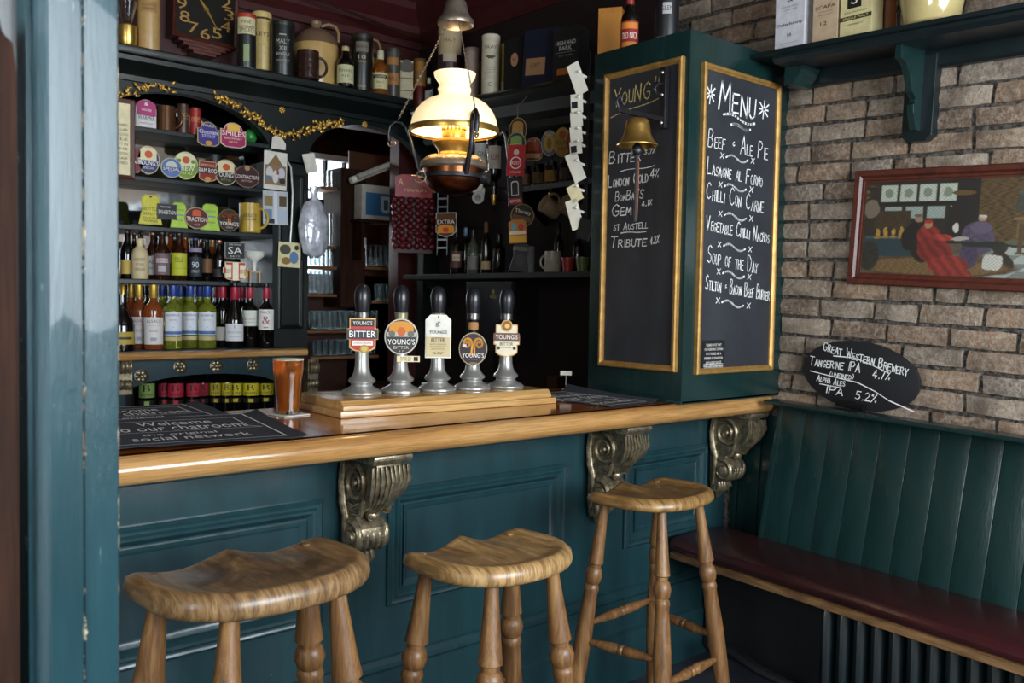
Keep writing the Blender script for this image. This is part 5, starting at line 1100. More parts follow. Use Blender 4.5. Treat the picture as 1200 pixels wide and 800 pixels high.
A_, B_ = onY(140, 165, FA - .02), onY(157, 165, FA - .02); cf = thing('framed_certificate', 'narrow brown framed cream certificate at the left edge of the back bar', 'frame', (0, FA - .02, 0))
z0_, z1_ = onY(150, 211, FA).z, onY(150, 118, FA).z
MB().frame(A_.x - .14, B_.x, z0_, z1_, [(0, 0), (0, .016), (.004, .02), (.018, .016), (.02, .006)], UPR).build('frame', M['picframe'], cf, 0); MB().box(A_.x - .13, B_.x - .01, z0_ + .01, z1_ - .01, 0, .006, UPR).build('sheet', M['cream'], cf, 0)
m = MB()
for k in range(9): letter(m, ('AWARD', 'CELLAR', 'FOR GOOD', 'ALE', 'KEPT IN', 'FINE', 'CONDITION', 'YEAR', 'SIGNED')[k], .06, .012, UPR, 0, A_.x + .005, z1_ - .12 - .022 * k, .0064)
m.build('lettering', M['ink'], cf, 0)
# ---------------------------------------------------------------- top of the back bar cornice
YT = 4.40
def can(label, p0, p1, yt, colr, lid=None, bits=(), bands=(), Y=YT, z=ZT, **k):
    P = onY((p0 + p1) / 2, yt, Y); r = (p1 - p0) / 2 / ppm(P); return canister(label, P, z, r, P.z - z, colr, lid, bits, bands, **k)
gT = 'whisky tubes on top of the back bar'
q = onY(149, 30, YT); tr = thing('goblet', 'cut glass goblet in a gold stand at the left end of the cornice', 'goblet', (q.x, q.y, ZT + .001))
MB().lathe([(0, 0), (.03, 0), (.045, .03), (.045, .105), (.03, .115), (0, .115)], 20).build('gold_stand', M['brass'], tr, 40)
MB().lathe([(0, .116), (.02, .116), (.03, .15), (.046, .22), (.044, .22), (.028, .15), (0, .13)], 20).build('cut_glass_bowl', M['thin'], tr, 60)
can('beige whisky tube between the goblet and the clock', 162, 187, -30, 'b08d58', 'a8844e', [('HIGHLAND', .76, .7, .04, '4a3418'), ('MALT', .70, .4, .03, '4a3418'), ('#', .56, .8, .14, 'a07c48'), ('SCOTCH', .58, .6, .035, '3a2814'), ('WHISKY', .53, .6, .035, '3a2814')], group=gT)
# clock
c0, c1 = onY(201, 40, 4.56), onY(277, 40, 4.56); cw = c1.x - c0.x; cx_ = (c0.x + c1.x) / 2; cz1 = onY(239, 50, 4.56).z
clk = thing('wall_clock', 'square black clock with gold numerals in a mahogany case above the cornice', 'clock', (cx_, 4.56, cz1), ry=.03)
MB().frame(-cw / 2, cw / 2, 0, cw, [(0, -.08), (0, .012), (.006, .016), (.018, .010), (.018, .002)], UPR).build('case', M['picframe'], clk, 0)
MB().box(-cw / 2 + .012, cw / 2 - .012, .012, cw - .012, -.002, .003, UPR).build('dial', mat('15150f', .3), clk, 0)
m = MB()
for k in range(1, 13):
    a = PI / 2 - k * PI / 6; R_ = cw * .365; letter(m, str(k), .052 if k < 10 else .07, .055, UPR, 0, R_ * math.cos(a), cw / 2 + R_ * math.sin(a), .0034)
m.frame(-cw * .46, cw * .46, cw * .04, cw * .96, [(0, .0034), (.004, .0034)], UPR); m.build('numerals', M['gold'], clk, 0)
MB().prism([(0, .008), (cw * .28, .0), (0, -.008), (-.03, 0)], .006, .008, T(0, 0, cw / 2) @ UPR @ RZ(2.25)).build('hour_hand', M['brass'], clk, 0)
MB().prism([(0, .006), (cw * .38, .0), (0, -.006), (-.04, 0)], .009, .011, T(0, 0, cw / 2) @ UPR @ RZ(-.98)).build('minute_hand', M['brass'], clk, 0)
MB().lathe([(0, .013), (.010, .013), (.012, .009), (.012, .005)], 12, T(0, 0, cw / 2) @ UPR).build('hand_boss', M['brass'], clk, 40)
for k in range(4): MB().box(-cw * (.40 - .075 * k), cw * (.40 - .075 * k), -.01 + .0, .07, -.016 * (k + 1), -.016 * k - .001).build('bracket_step', M['picframe'], clk, 0, .002)
can('black and cream tin with a red lid right of the clock', 278, 300, 18, '1a1a18', 'a83a28', [('#', .78, 1.1, .30, 'c9bd94'), ('FINE', .84, .5, .05, '2a241c'), ('#', .76, .9, .02, '2a241c'), ('SPICED', .70, .8, .08, '2a241c'), ('#', .30, .3, .3, '8a9a6a')], bands=((0, .05, '8a8a84'),), group=gT, cat='tin', name='tin')
can('tall cream tube with brown bands behind the red-lidded tin', 296, 318, 16, 'c4ab6c', 'c4ab6c', [('ILEYS', .66, .8, .06, '3a2a18'), ('#', .5, .4, .01, '8a6a3a')], ((.88, .91, '3a2a1a'), (.10, .13, '3a2a1a')), Y=4.50, group=gT)
can('black whisky tin with a silver emblem beside the stoneware jug', 318, 345, 27, '1a1c1a', '22241f', [('#', .62, .5, .22, '2a2c28'), ('MALT', .62, .6, .08, 'a8a89a'), ('XII', .50, .3, .07, 'a8a89a'), ('SINGLE', .40, .6, .05, 'a8a89a'), ('WHISKY', .28, .6, .05, '8a8a7c'), ('#', .74, .3, .02, 'a8a89a')], ((0, .03, '8a8a84'),), group=gT, cat='tin', name='tin')
def jug(label, p0, p1, yt, Y):
    P = onY((p0 + p1) / 2, yt, Y); r = (p1 - p0) / 2 / ppm(P); h = P.z - ZT
    t = thing('stoneware_jug', label, 'jug', (P.x, P.y, ZT + .0012), face_cam(P.x, P.y))
    MB().lathe([(0, 0), (r * .97, 0), (r, .01), (r, h * .60), (r * .985, h * .64), (0, h * .64)], 32).build('lower_body', mat('b8965c', .25, 0, .15, 12), t, 40)
    MB().lathe([(r * .99, h * .635), (r * .97, h * .68), (r * .86, h * .77), (r * .6, h * .85), (r * .3, h * .89), (r * .2, h * .90), (0, h * .9)], 32).build('shoulder', mat('6a5340', .25, 0, .2, 12), t, 50)
    MB().lathe([(r * .2, h * .89), (r * .18, h * .93), (r * .24, h * .95), (r * .24, h), (r * .14, h), (r * .14, h * .9)], 20).build('neck', mat('7a6248', .25), t, 50)
    MB().tube([(r * .22, 0, h * .94), (r * .55, 0, h * .98), (r * .85, 0, h * .95), (r * .98, 0, h * .86), (r * .98, 0, h * .72)], r * .075, 8).build('handle', mat('8a7050', .25), t, 60)
jug('large two-tone stoneware jug standing in front on the cornice', 344, 397, 26, 4.505); jug('second stoneware jug, half hidden behind the black tube', 405, 446, 44, 4.535)
P = onY(361, 80, 4.335); tb = mug('dark brown glazed figure jug in front of the stoneware jug', P, ZT, .058, .15, mat('2e1a14', .12, 0, .3, 60, .9, 40), .2, 'jug', name='toby_jug')
def cb(label, xc, wpx, yt, kind, gl, cap, labs, Y=YT, capz=.80, capr=.42, z=ZT): return set_bottle(label, xc, wpx, yt, Y, z, kind, gl, cap, labs, None, 'bottle', capz, capr)
cb('dark bottle with a pale scripted label beside the stoneware jug', 405, 22, 55, 'beer', M['g_dark'], mat('b8a070', .5), [(.08, .52, 'b9b48c', (('Finest', .7, .8, .2, '3a4030'), ('ALE', .4, .5, .14, '4a5a3a'), ('#', .2, .8, .02, '6a6a4a')))], 4.34, .88)
can('tall black whisky tube with an oval silver badge', 412, 437, 42, '16140f', '2a261c', [('#', .76, .6, .18, '6a6254'), ('ARRAN', .76, .7, .05, '1c1a16'), ('10', .58, .35, .07, 'b8a878'), ('YEARS', .5, .4, .03, 'b8a878'), ('ISLE', .08, .4, .04, 'a89868')], Y=4.37, group=gT)
cb('clear whisky bottle with a cream label on the cornice', 446, 20, 60, 'spirit', M['g_whisky'], mat('b8b294', .5), [(.12, .48, 'c2b88c', (('#', .76, 1., .2, '2a2a24'), ('LOWLAND', .76, .7, .12, 'd8d0a8'), ('MALT', .4, .5, .14, '5a5238'), ('10', .16, .2, .12, '5a5238')))], 4.36)
can('grey tube with a copper band behind the cream-labelled bottle', 452, 469, 58, '4a463e', '3a362e', [('#', .74, .9, .14, '9a6a3a'), ('#', .4, .9, .22, 'a8743e'), ('MALT', .4, .7, .08, '3a2414')], Y=4.42, group=gT)
t = carton('pale twine-tied box with an arched dark top near the cornice corner', 0, .075, 0, .075, 0, .24, 'b4a888', [('#rect', 0, .08, 1, .02, '4a4438'), ('#rect', 0, -.22, 1, .02, '4a4438'), ('#domed', 0, .38, .98, .3, '4c4438')], loc=(*onY(477, 60, 4.40).xy, ZT + .0012), rz=face_cam(2.4, 4.4))
can('amber tube with a wine-red foot in the corner of the cornice', 485, 500, 70, 'a8702e', '6a5430', [('#', .62, 1., .24, '8a6a3a')], ((0, .42, '5a1c18'),), Y=4.45, group=gT)
cb('little clear bottle in the corner beside the amber tube', 503, 11, 92, 'spirit', M['clear'], M['white'], [(.1, .5, 'b8b8b4', ())], 4.36)

# ---------------------------------------------------------------- shelves on the dark wall behind the bar
SX = 2.90; ZI, ZM, ZL = 2.487, 2.022, 1.590; IR = .045
zi = lambda y: ZI + IR * (y - 3.2)
ish = thing('inner_shelf', 'dark deep-moulded shelf of whisky boxes on the right wall of the bar', 'shelf', (XW - .02, 3.2, ZI), rx=math.atan(IR))
MB().extr([(-.30, -.045), (-.315, -.03), (-.315, -.012), (-.30, 0), (-.005, 0), (-.005, -.20), (-.20, -.20), (-.215, -.185), (-.215, -.15), (-.25, -.12), (-.27, -.07)], -(4.28 - 3.2), 3.2 - 2.56, RZ(-PI / 2)).build('shelf_board', M['backbar'], ish, 20)
for nm, z, x in (('middle shelf of jars and badges on the right wall of the bar', ZM, 2.96), ('low shelf of bottles and mugs on the right wall of the bar', ZL, 2.90)):
    s_ = thing('wall_shelf', nm, 'shelf', (x, 2.6, z)); L_ = .92 if z == ZM else 1.75; MB().box(0, XW - .021 - x, .04, L_, -.03, 0).build('shelf_board', M['backbar'], s_, 0, .004)
    for y in (.08, L_ - .05): MB().prism([(0, -.031), (.2, -.031), (.2, -.18)], 0, .02, T(XW - .225 - x, y, 0) @ RX(PI / 2)).build('bracket', M['backbar'], s_, 0)
IX = 3.0
def ican(label, p0, p1, yt, *a, X=IX, zf=zi, **k):
    P = onX((p0 + p1) / 2, yt, X); r = (p1 - p0) / 2 / ppm(P); z = zf(P.y + r) if zf is zi else zf; return canister(label, P, z + .003, r, P.z - z, *a, **k)
def ibox(label, p0, p1, yt, colr, bits=(), X=2.95, d=.10, lean=0, zf=zi, rz=-PI / 2 + .25):
    A, B = onX(p0, yt, X), onX(p1, yt, X); w_ = (A.y - B.y); c = (A + B) / 2; z = zf(A.y) + .003; return carton(label, 0, w_ * .95, 0, d, 0, c.z - z, colr, bits, rz, (c.x, c.y, z), 0, lean)
gI = 'boxed whiskies on the inner shelf'
ican('purple and cream tube with an oval label behind the lamp', 514, 541, 33, '3a2228', 'a89878', [('#', .58, .6, .10, 'b8a890'), ('#', .78, 1.4, .3, 'b09c78'), ('MALT', .8, .5, .04, '5a4430')], X=3.02, group=gI)
ican('plain pinkish tube right of the lamp chimney', 545, 562, 58, 'a08c80', '8a776c', X=3.0, group=gI)
ican('thin orange tube between the pinkish and the cream ones', 560, 568, 74, 'a0602a', X=3.10, group=gI)
ican('tall cream tube with dark print on the inner shelf', 565, 586, 43, 'c4bca4', 'c9c2ac', [('ISLAY', .78, .7, .05, '3a362c'), ('#', .62, .5, .03, '4a4a3c'), ('#', .595, .3, .02, '4a4a3c'), ('SINGLE', .44, .5, .02, '6a6454'), ('MALT', .40, .5, .02, '6a6454'), ('WHISKY', .36, .5, .02, '6a6454'), ('O', .16, .25, .07, '4a4a3c')], X=2.97, group=gI)
ibox('narrow pale gold box beside the cream tube', 588, 598, 50, '96864c', [('#rect', 0, -.3, .8, .2, 'b8ac74')], X=3.04, lean=-.03)
ibox('black box with a pink rounded label', 593, 614, 44, '141413', [('#round', 0, .08, .34, .26, 'a87860'), ('MALT', 0, .08, .2, .06, '5a3a2c')], X=2.95)
ibox('navy box with a kraft paper label, leaning over', 615, 647, 34, '151a2c', [('#rect', -.1, -.16, .6, .3, '9a7654'), ('GIFT', -.1, -.14, .3, .08, '4a3424')], X=2.95, d=.08, lean=.06)
ibox('charcoal box with white print and an orange label', 651, 676, 31, '1c1c1e', [('HIGHLAND', 0, .2, .8, .08, 'c8c8c4'), ('PARK', 0, .1, .5, .08, 'c8c8c4'), ('#rect', 0, .02, .8, .008, '8a8a88'), ('EST 1798', 0, -.04, .5, .03, '8a8a88'), ('#rect', 0, -.34, .66, .12, 'a05a24')], X=2.94)
P = onX(683, 50, 3.10); bottle('dim amber bottle between the charcoal box and the orange carton', 'bottle', P, zi(P.y) + .003, .032, .22, 'spirit', M['g_whisky'], M['black'])
# things above the chalkboard pillar
oy = onX(701, 60, 2.86); carton('orange carton standing at the end of the inner shelf', 0, .1, 0, .1, 0, onX(700, 22, 2.86).z - zi(2.62), 'b5752c', [('#rect', 0, 0, .8, .8, 'b87c34')], -1.0, (2.80, 2.66, zi(2.66) + .003))
P = onX(727, 0, 2.86); bottle('dark beer bottle with a red and amber label above the pillar', 'bottle', (2.725, 2.478), PZ1, .037, .26, 'beer', M['g_dark'], mat('8a2a24', .4), [(.10, .54, '8a1c1c', (('#', .84, 1., .22, 'c87a2a'), ('OLD NICK', .5, .95, .24, 'f0e4d4'), ('#', .16, .9, .24, 'c87a2a')))])
P = onX(771, 0, 2.80); canister('dark grey tube with a silver emblem above the pillar', (2.86, 2.40), PZ1, .049, .32, '1c1d20', '1c1d20', [('#', .62, .36, .14, 'a8a8a8'), ('GLEN', .62, .5, .06, '2a2a2c'), ('ISLAY SINGLE', .26, .9, .04, 'a8a8a4'), ('MALT', .18, .5, .03, '7a7a78')])

onwall = lambda c: (XW - .019, c.y + .02, c.z)
onmid = lambda c: (2.985, c.y, ZM - .004)
# middle shelf: jars, badges
gj = 'jars on the middle shelf'
for p, r_, lb in ((616, .030, 'small jar, first on the middle bar shelf'), (631, .034, 'small jar with a tan label, second on the middle bar shelf'), (646, .036, 'small jar with a yellowish label, third on the middle bar shelf'), (664, .036, 'small jar with a dark ring on its label, last on the middle bar shelf')):
    P = onX(p, 200, 3.06); t = thing('jar', lb, 'jar', (P.x, P.y, ZM + .0012), face_cam(P.x, P.y), gj)
    MB().lathe([(0, 0), (r_, 0), (r_, .09), (r_ * .8, .1), (0, .1)], 16).build('glass_body', M['g_brown'], t, 40); MB().lathe([(r_ * .85, .1), (r_ * .85, .118), (0, .12)], 16).build('lid', M['black'], t, 40)
    MB().lathe([(r_ * 1.015, .02), (r_ * 1.015, .075)], 12, None, 0, -PI / 2 - 1, -PI / 2 + 1).build('label', mat({616: '6a5034', 631: '8a6a44', 646: '9a7a34', 664: '4a4638'}[p], .6), t, 60)
def xclip(label, kind, x0, x1, y0, y1, edge, face, bits, X=2.945, tilt=0, rz=-PI / 2 + .5, group='badges on the middle bar shelf', hold=None):
    c = onX((x0 + x1) / 2, (y0 + y1) / 2, X); s_ = ppm(c); w_ = (x1 - x0) / s_ * 1.02; h_ = (y1 - y0) / s_
    t = thing('pump_badge', label, 'badge', c, rz, group, 0, tilt); o = clip_parts(t, kind, w_, h_, edge, face, bits, UPR, .004); o.name = 'plate'
    if hold is not None:
        bpy.context.view_layer.update(); iv = t.matrix_world.inverted(); MB().tube([Vector((0, .0015, 0)), iv @ Vector(hold(c))], .003, 6).build('holder', M['black'], t, 60)
    return t
xclip('red and cream square badge on the middle bar shelf', 'domed', 614, 637, 161, 188, 'b8a078', '8a2420', [('#arch', 0, .1, .6, .4, 'a8543a'), ('BEST', 0, .36, .6, .12, 'e0d0a8'), ('#rect', 0, -.3, .8, .2, 'b8a078')], tilt=.05, hold=onmid)
xclip('round cream badge ringed with blue on the middle bar shelf', 'round', 634, 654, 153, 183, 'b8a878', '5a6a94', [('#round', 0, 0, .7, .7, 'b89a4a'), ('FULLERS', 0, .36, .6, .12, 'd8cca0'), ('#round', 0, 0, .3, .4, '8a6a2a')], X=2.935, hold=onmid)
xclip('mustard round badge with a dark word on the middle bar shelf', 'round', 649, 670, 149, 184, 'a88a34', 'b08f34', [('#round', 0, .24, .4, .3, 'a0522c'), ('YOUNG', 0, -.02, .8, .16, '2a2414'), ('GOLD', 0, -.22, .5, .12, '4a3c1c')], X=2.925, hold=onmid)
xclip('dull red round badge, last on the middle bar shelf', 'round', 664, 679, 151, 180, '7a3a2c', '8a3226', [], X=2.94, hold=onmid)
for p, lb in ((645, 'beige mug hanging mouth outwards under the middle shelf, left one'), (668, 'beige mug hanging mouth outwards under the middle shelf, right one')):
    P = onX(p, 243, 2.95); t = thing('mug', lb, 'mug', (P.x, P.y, P.z), -PI / 2 - .3, 'mugs hanging under the middle shelf', 0, 0); r_ = .043; L = RX(1.1) @ T(0, 0, -.045)
    MB().lathe([(0, 0), (r_ * .9, 0), (r_, .006), (r_, .09), (r_ * .92, .09), (r_ * .9, .01), (0, .01)], 24, L).build('body', mat('a38c72', .35), t, 40)
    MB().tube([(r_ * .95 + .03 * math.sin(a), 0, .045 + .03 * math.cos(a)) for a in [PI * k / 10 for k in range(11)]], .006, 8, L @ RZ(PI / 2)).build('handle', mat('a38c72', .35), t, 60)
    tag(MB().tube([(P.x, P.y, ZM - .031), (P.x, P.y, P.z + .075), (P.x - .012, P.y, P.z + .06), (P.x - .012, P.y, P.z + .07)], .0025, 6).build('cup_hook', M['brass']), {645: 'cup hook holding the left hanging mug', 668: 'cup hook holding the right hanging mug'}[p], 'hook', 'cup hooks under the middle shelf')
# low shelf
P = onX(648, 318, 2.97); mug('white mug with a handle on the low bar shelf', P, ZL, .042, .10, mat('a39c8c', .3), 2.6)
def pot(p, lb, c): P = onX(p, 310, 2.95); tag(MB().lathe([(0, 0), (.024, 0), (.032, .058), (.034, .058), (.034, .066), (.028, .066), (.022, .008), (0, .008)], 18).build('small_pot', mat(c, .4), None, 40, loc=(P.x, P.y, ZL + .001)), lb, 'pot')
pot(666, 'small red pot beside the white mug on the low shelf', '8a2420'); pot(683, 'small olive green pot at the end of the low shelf', '4a5a2c')
def lb_(label, p, wpx, yt, kind, gl, cap, labs=(), X=3.0, capz=.8): P = onX(p, yt, X); s_ = ppm((P.x, P.y, ZL)); bottle(label, 'bottle', P, ZL, wpx / 2 / s_, P.z - ZL, kind, gl, cap, labs, 'spirit bottles on the low shelf', None, 'bottle', capz)
lb_('dark cream-liqueur bottle with a pale oval label on the low shelf', 535, 14, 268, 'spirit', M['g_dark'], M['black'], [(.14, .5, '4a2c20', (('#', .6, .7, .4, 'b8a894'), ('CREAM', .6, .7, .16, '5a2018')))], 2.98)
lb_('clear bottle with a pale blue cap on the low shelf', 546, 12, 266, 'spirit', M['g_dark'], mat('7a94b4', .4), (), 3.06)
lb_('clear bottle with a narrow grey label on the low shelf', 555, 15, 270, 'spirit', mat('6a7266', .08, 0, 0, trans=.6), M['black'], [(.1, .4, '6a6a62', ())], 2.99)
lb_('tall dark bottle with a low cream label on the low shelf', 570, 12, 261, 'wine', M['g_dark'], mat('6a4a2a', .5), [(.08, .24, 'a08a64', ())], 2.98)
lb_('dark square-shouldered bottle right of the tall one', 585, 15, 275, 'spirit', M['g_dark'], M['black'], (), 3.0)
lb_('dim brown bottle behind the hanging badges', 612, 15, 262, 'spirit', M['g_brown'], M['black'], [(.14, .5, '3a3a3c', ())], 3.06)
lb_('slim dark bottle behind the white mug', 655, 12, 262, 'wine', M['g_dark'], M['black'], (), 3.09)
lb_('dark bottle at the right end behind the small pots', 678, 14, 270, 'spirit', M['g_dark'], M['black'], (), 3.10)
P = onX(620, 290, 2.96); carton('plain white card box between bottles on the low shelf', 0, .045, 0, .02, 0, .13, '8a8c90', [], -PI / 2 + .4, (P.x, P.y, ZL + .002))
# optic bottles, gauge and chrome pipe behind the lamp
for p, y0, y1, lb, lc in ((563, 163, 236, 'upside-down spirit bottle with a white label, nearer the lamp', 'c4c4c0'), (579, 166, 240, 'upside-down dark spirit bottle with a red-lettered label', 'c8c0b4')):
    P = onX(p, y1, 2.99); h = onX(p, y0, 2.99).z - P.z; r_ = .036
    t = thing('optic_bottle', lb, 'bottle', (P.x, P.y, P.z + h), face_cam(P.x, P.y), 'upturned bottles on optics')
    MB().lathe([(a * r_, -b * h * .85) for a, b in PROF['spirit']], 18).build('glass_body', M['clear'] if p == 563 else M['g_dark'], t, 40)
    MB().lathe([(r_ * 1.02, -.08 * h), (r_ * 1.02, -.44 * h)], 12, None, 0, -PI / 2 - 1.1, -PI / 2 + 1.1).build('label', mat(lc, .6), t, 60)
    m = MB(); letter(m, 'GIN' if p == 563 else 'RUM', r_ * 1.2, .03, None, 0, 0, -.26 * h, 0, r_ * 1.04); m.build('lettering', mat('8a2a2a' if p != 563 else '2a2a2a', .5, 0, 0), t, 0)
    MB().lathe([(0, -.84 * h), (r_ * .45, -.84 * h), (r_ * .45, -.92 * h), (r_ * .25, -h), (0, -h)], 14).build('optic', M['brass'] if p != 563 else M['cream'], t, 40)
    MB().box(-.008, .008, r_ * .9, XW - .03 - P.x + .0, -.05, -.03).build('wall_arm', M['black'], t, 0)
tag(MB().tube([onX(586, 158, 2.93), onX(590, 154, 2.93), onX(593, 160, 2.93), onX(597, 195, 2.93), onX(601, 222, 2.93)], .008, 8).build('chrome_pipe', M['steel'], None, 60), 'bent bright pipe beside the upturned dark bottle', 'pipe')
xclip('white tap badge with a red disc under the lamp', 'round', 549, 567, 206, 226, 'b8b4a8', 'c8c4b8', [('#round', -.05, 0, .36, .5, 'a02c22')], X=2.90, group='badges hanging under the lamp', hold=onwall)
xclip('round silver gauge badge under the lamp', 'round', 553, 568, 224, 239, '8a8a88', 'a8a8a4', [('#round', 0, 0, .6, .6, '8a8684'), ('M', 0, 0, .3, .3, '4a4a48')], X=2.895, group='badges hanging under the lamp', hold=onwall)
tag(MB().prism([(-.014, -.03), (.02, -.04), (.026, .02), (0, .045), (-.02, .02)], 0, .004, T(*onX(563, 226, 2.93)) @ RZ(-1.1) @ UPR).build('paper_tag', M['paper']), 'crumpled white paper tag beside the gauge badge', 'tag')
sh_ = xclip('shield badge reading EXTRA over an orange sun', 'shield', 510, 536, 249, 278, 'b4b0a4', '5a3a24', [('#rect', 0, .12, .98, .24, '3a2420'), ('EXTRA', 0, .12, .84, .16, 'e8dccc'), ('#arch', 0, -.16, .8, .34, 'd88a34'), ('#round', 0, -.2, .3, .2, 'b8482a')], X=2.90, group='badges hanging under the lamp', hold=onwall)
fs = thing('film_strip', 'hanging white ladder-like strip behind the shield badge', 'strip', onX(519, 222, 2.94), -PI / 2 + .5)
bpy.context.view_layer.update(); MB().tube([Vector((0, .001, -.012)), fs.matrix_world.inverted() @ (fs.location + Vector((XW - .019 - fs.location.x, 0, -.012)))], .003, 6).build('hanger', M['black'], fs)
for s_ in (-1, 1): MB().box(s_ * .03 - .002, s_ * .03 + .002, 0, .002, -.36, 0).build('side_rail', mat('8a8c90', .4), fs, 0)
for k in range(8): MB().box(-.028, .028, 0, .002, -.045 * k - .01, -.045 * k).build('rung', mat('a8aaac' if k > 5 else '6a6c70', .4), fs, 0)
xclip('small brown badge hanging above the film strip', 'round', 505, 514, 212, 226, '8a6a3a', '7a5228', [], X=2.91, group='badges hanging under the lamp', hold=onwall)
# string of badges
gS = 'badges hanging one below the other beside the lamp'
hp = onX(606.5, 132, 2.84); tag(MB().tube([(hp.x + .066, hp.y, zi(hp.y) - .044), (hp.x, hp.y, hp.z + .03), (hp.x, hp.y, onX(608, 312, 2.84).z)], .0022, 6).build('badge_cord', M['pewter']), 'cord hanging from the inner shelf with badges tied along it', 'cord')
for a in ((('topmost badge on the cord, round with a tawny centre', 'round', 596, 618, 138, 168, 'a8884a', '2a1c14', [('#arch', 0, .16, .6, .4, 'a87a3a'), ('DEVON', 0, -.08, .6, .14, 'd8c8a0')]), 2.828, .05),
          (('second badge on the cord, round with blue and yellow', 'round', 594, 617, 155, 181, 'a8a04a', '26324a', [('#arch', 0, .14, .6, .4, '7a944a'), ('SPECIAL', 0, -.1, .7, .16, 'd8c860')]), 2.812, -.04),
          (('red upright badge with a white octagon on the cord', 'rect', 594, 616, 170, 206, 'a03030', 'a81f28', [('#round', 0, .26, .3, .18, 'c8b8b0'), ('#round', 0, -.08, .62, .40, 'e8e0dc'), ('#round', 0, -.08, .52, .34, 'a81f28'), ('RUST', 0, -.08, .46, .12, 'f0e8e4'), ('HOUSE', 0, -.38, .6, .06, 'e0d0c8')]), 2.796, .05),
          (('black card with a white glass outline and red foot on the cord', 'rect', 595, 613, 208, 241, '1a1416', '181214', [('#tag', 0, .12, .5, .5, 'c8c4c0'), ('#tag', 0, .11, .40, .44, '181214'), ('#rect', 0, -.34, .9, .22, '8a1f26'), ('BITTER', 0, -.34, .7, .1, 'd8c0b8')]), 2.82, -.06),
          (('tilted oval dark badge with gold rim on the cord', 'round', 598, 627, 239, 266, '8a6a34', '1c1614', [('Thirsty', 0, .14, .7, .2, 'd8ccb0'), ('#rect', 0, -.12, .8, .2, '5a3a1c')]), 2.826, .22),
          (('orange and yellow badge with small figures on the cord', 'tag', 596, 618, 257, 285, '9a6a2c', 'a86a2c', [('#round', -.2, .2, .3, .3, '5a94a0'), ('#round', .2, .16, .3, .3, 'a83224'), ('#rect', 0, -.06, .9, .14, 'd0c4a8'), ('#rect', 0, -.32, .9, .26, 'c8962c')]), 2.808, -.05),
          (('lowest dark grey badge on the cord', 'waist', 598, 622, 284, 318, '26262a', '1c1c20', [('KINGFISH', 0, .28, .8, .14, '7a7a78'), ('#round', 0, -.1, .5, .4, '2c2c30')]), 2.828, .12)):
    xclip(*a[0], X=a[1], tilt=a[2], group=gS, hold=lambda c: onX(606.5, 0, 2.84).xy.to_3d() + Vector((0, 0, c.z)))
# back counter, till screen
bk = thing('back_counter', 'low dark counter along the right wall behind the bar', 'counter', (2.76, 2.78, 0))
MB().box(0, XW - .022 - 2.76, 0, 1.8, 0, .93).build('carcass', M['blackmatt'], bk, 0); MB().box(-.02, XW - .022 - 2.76, 0, 1.8, .93, .96).build('top_board', M['brownwood'], bk, 0, .003)
A_, B_ = onX(546, 330, 2.86), onX(600, 330, 2.86); zl = onX(575, 412, 2.86).z; ts = thing('till_screen', 'black till screen with a small yellow mark behind the pumps', 'screen', (2.86, (A_.y + B_.y) / 2, .961), -PI / 2)
wS = A_.y - B_.y; MB().box(-wS / 2, wS / 2, 0, .03, zl - .961, A_.z - .961).build('screen', mat('17171a', .25), ts, 0, .006)
MB().box(-.04, .04, .01, .03, .004, zl - .955).build('stand', M['black'], ts, 0); MB().box(-.1, .1, -.03, .08, 0, .008).build('foot', M['black'], ts, 0)
m = MB(); c = onX(578, 345, 2.86); letter(m, '*', .025, .03, UPR, 0, (A_.y + B_.y) / 2 - c.y, c.z + .012 - .961, .001); letter(m, 'WELLS', .05, .014, UPR, 0, (A_.y + B_.y) / 2 - c.y, c.z - .012 - .961, .001); m.build('screen_mark', mat('b8a84a', .4, 0, 0), ts, 0)
P = onX(647, 425, 2.95); carton('small brown wooden box on the back counter', 0, .07, 0, .06, 0, .13, '4a2c18', [], -PI / 2, (P.x, P.y, .962))
P = onX(667, 445, 2.7); P = onZ(667, 456, CZ); t = thing('card_holder', 'little white card on a thin stand at the back of the bar', 'card holder', (P.x - .02, min(P.y, 2.70), CZ), face_cam(P.x, P.y))
MB().lathe([(0, .001), (.015, .001), (.013, .004), (.0015, .006), (.0015, .062), (0, .062)], 12).build('stand', M['steel'], t, 40); MB().box(-.024, .024, -.001, .001, .06, .078).build('card', M['paper'], t, 0)
P = onZ(500, 452, CZ)
tag(MB().prism([(-.03, -.008), (.006, -.008), (.006, -.018), (.034, 0), (.006, .018), (.006, .008), (-.03, .008)], 0, .004, T(1.92, 2.71, CZ + .052) @ RZ(.1) @ UPR).build('arrow_sign', mat('9ab4bc', .5)), 'small pale blue arrow sign between two hand pumps', 'sign')

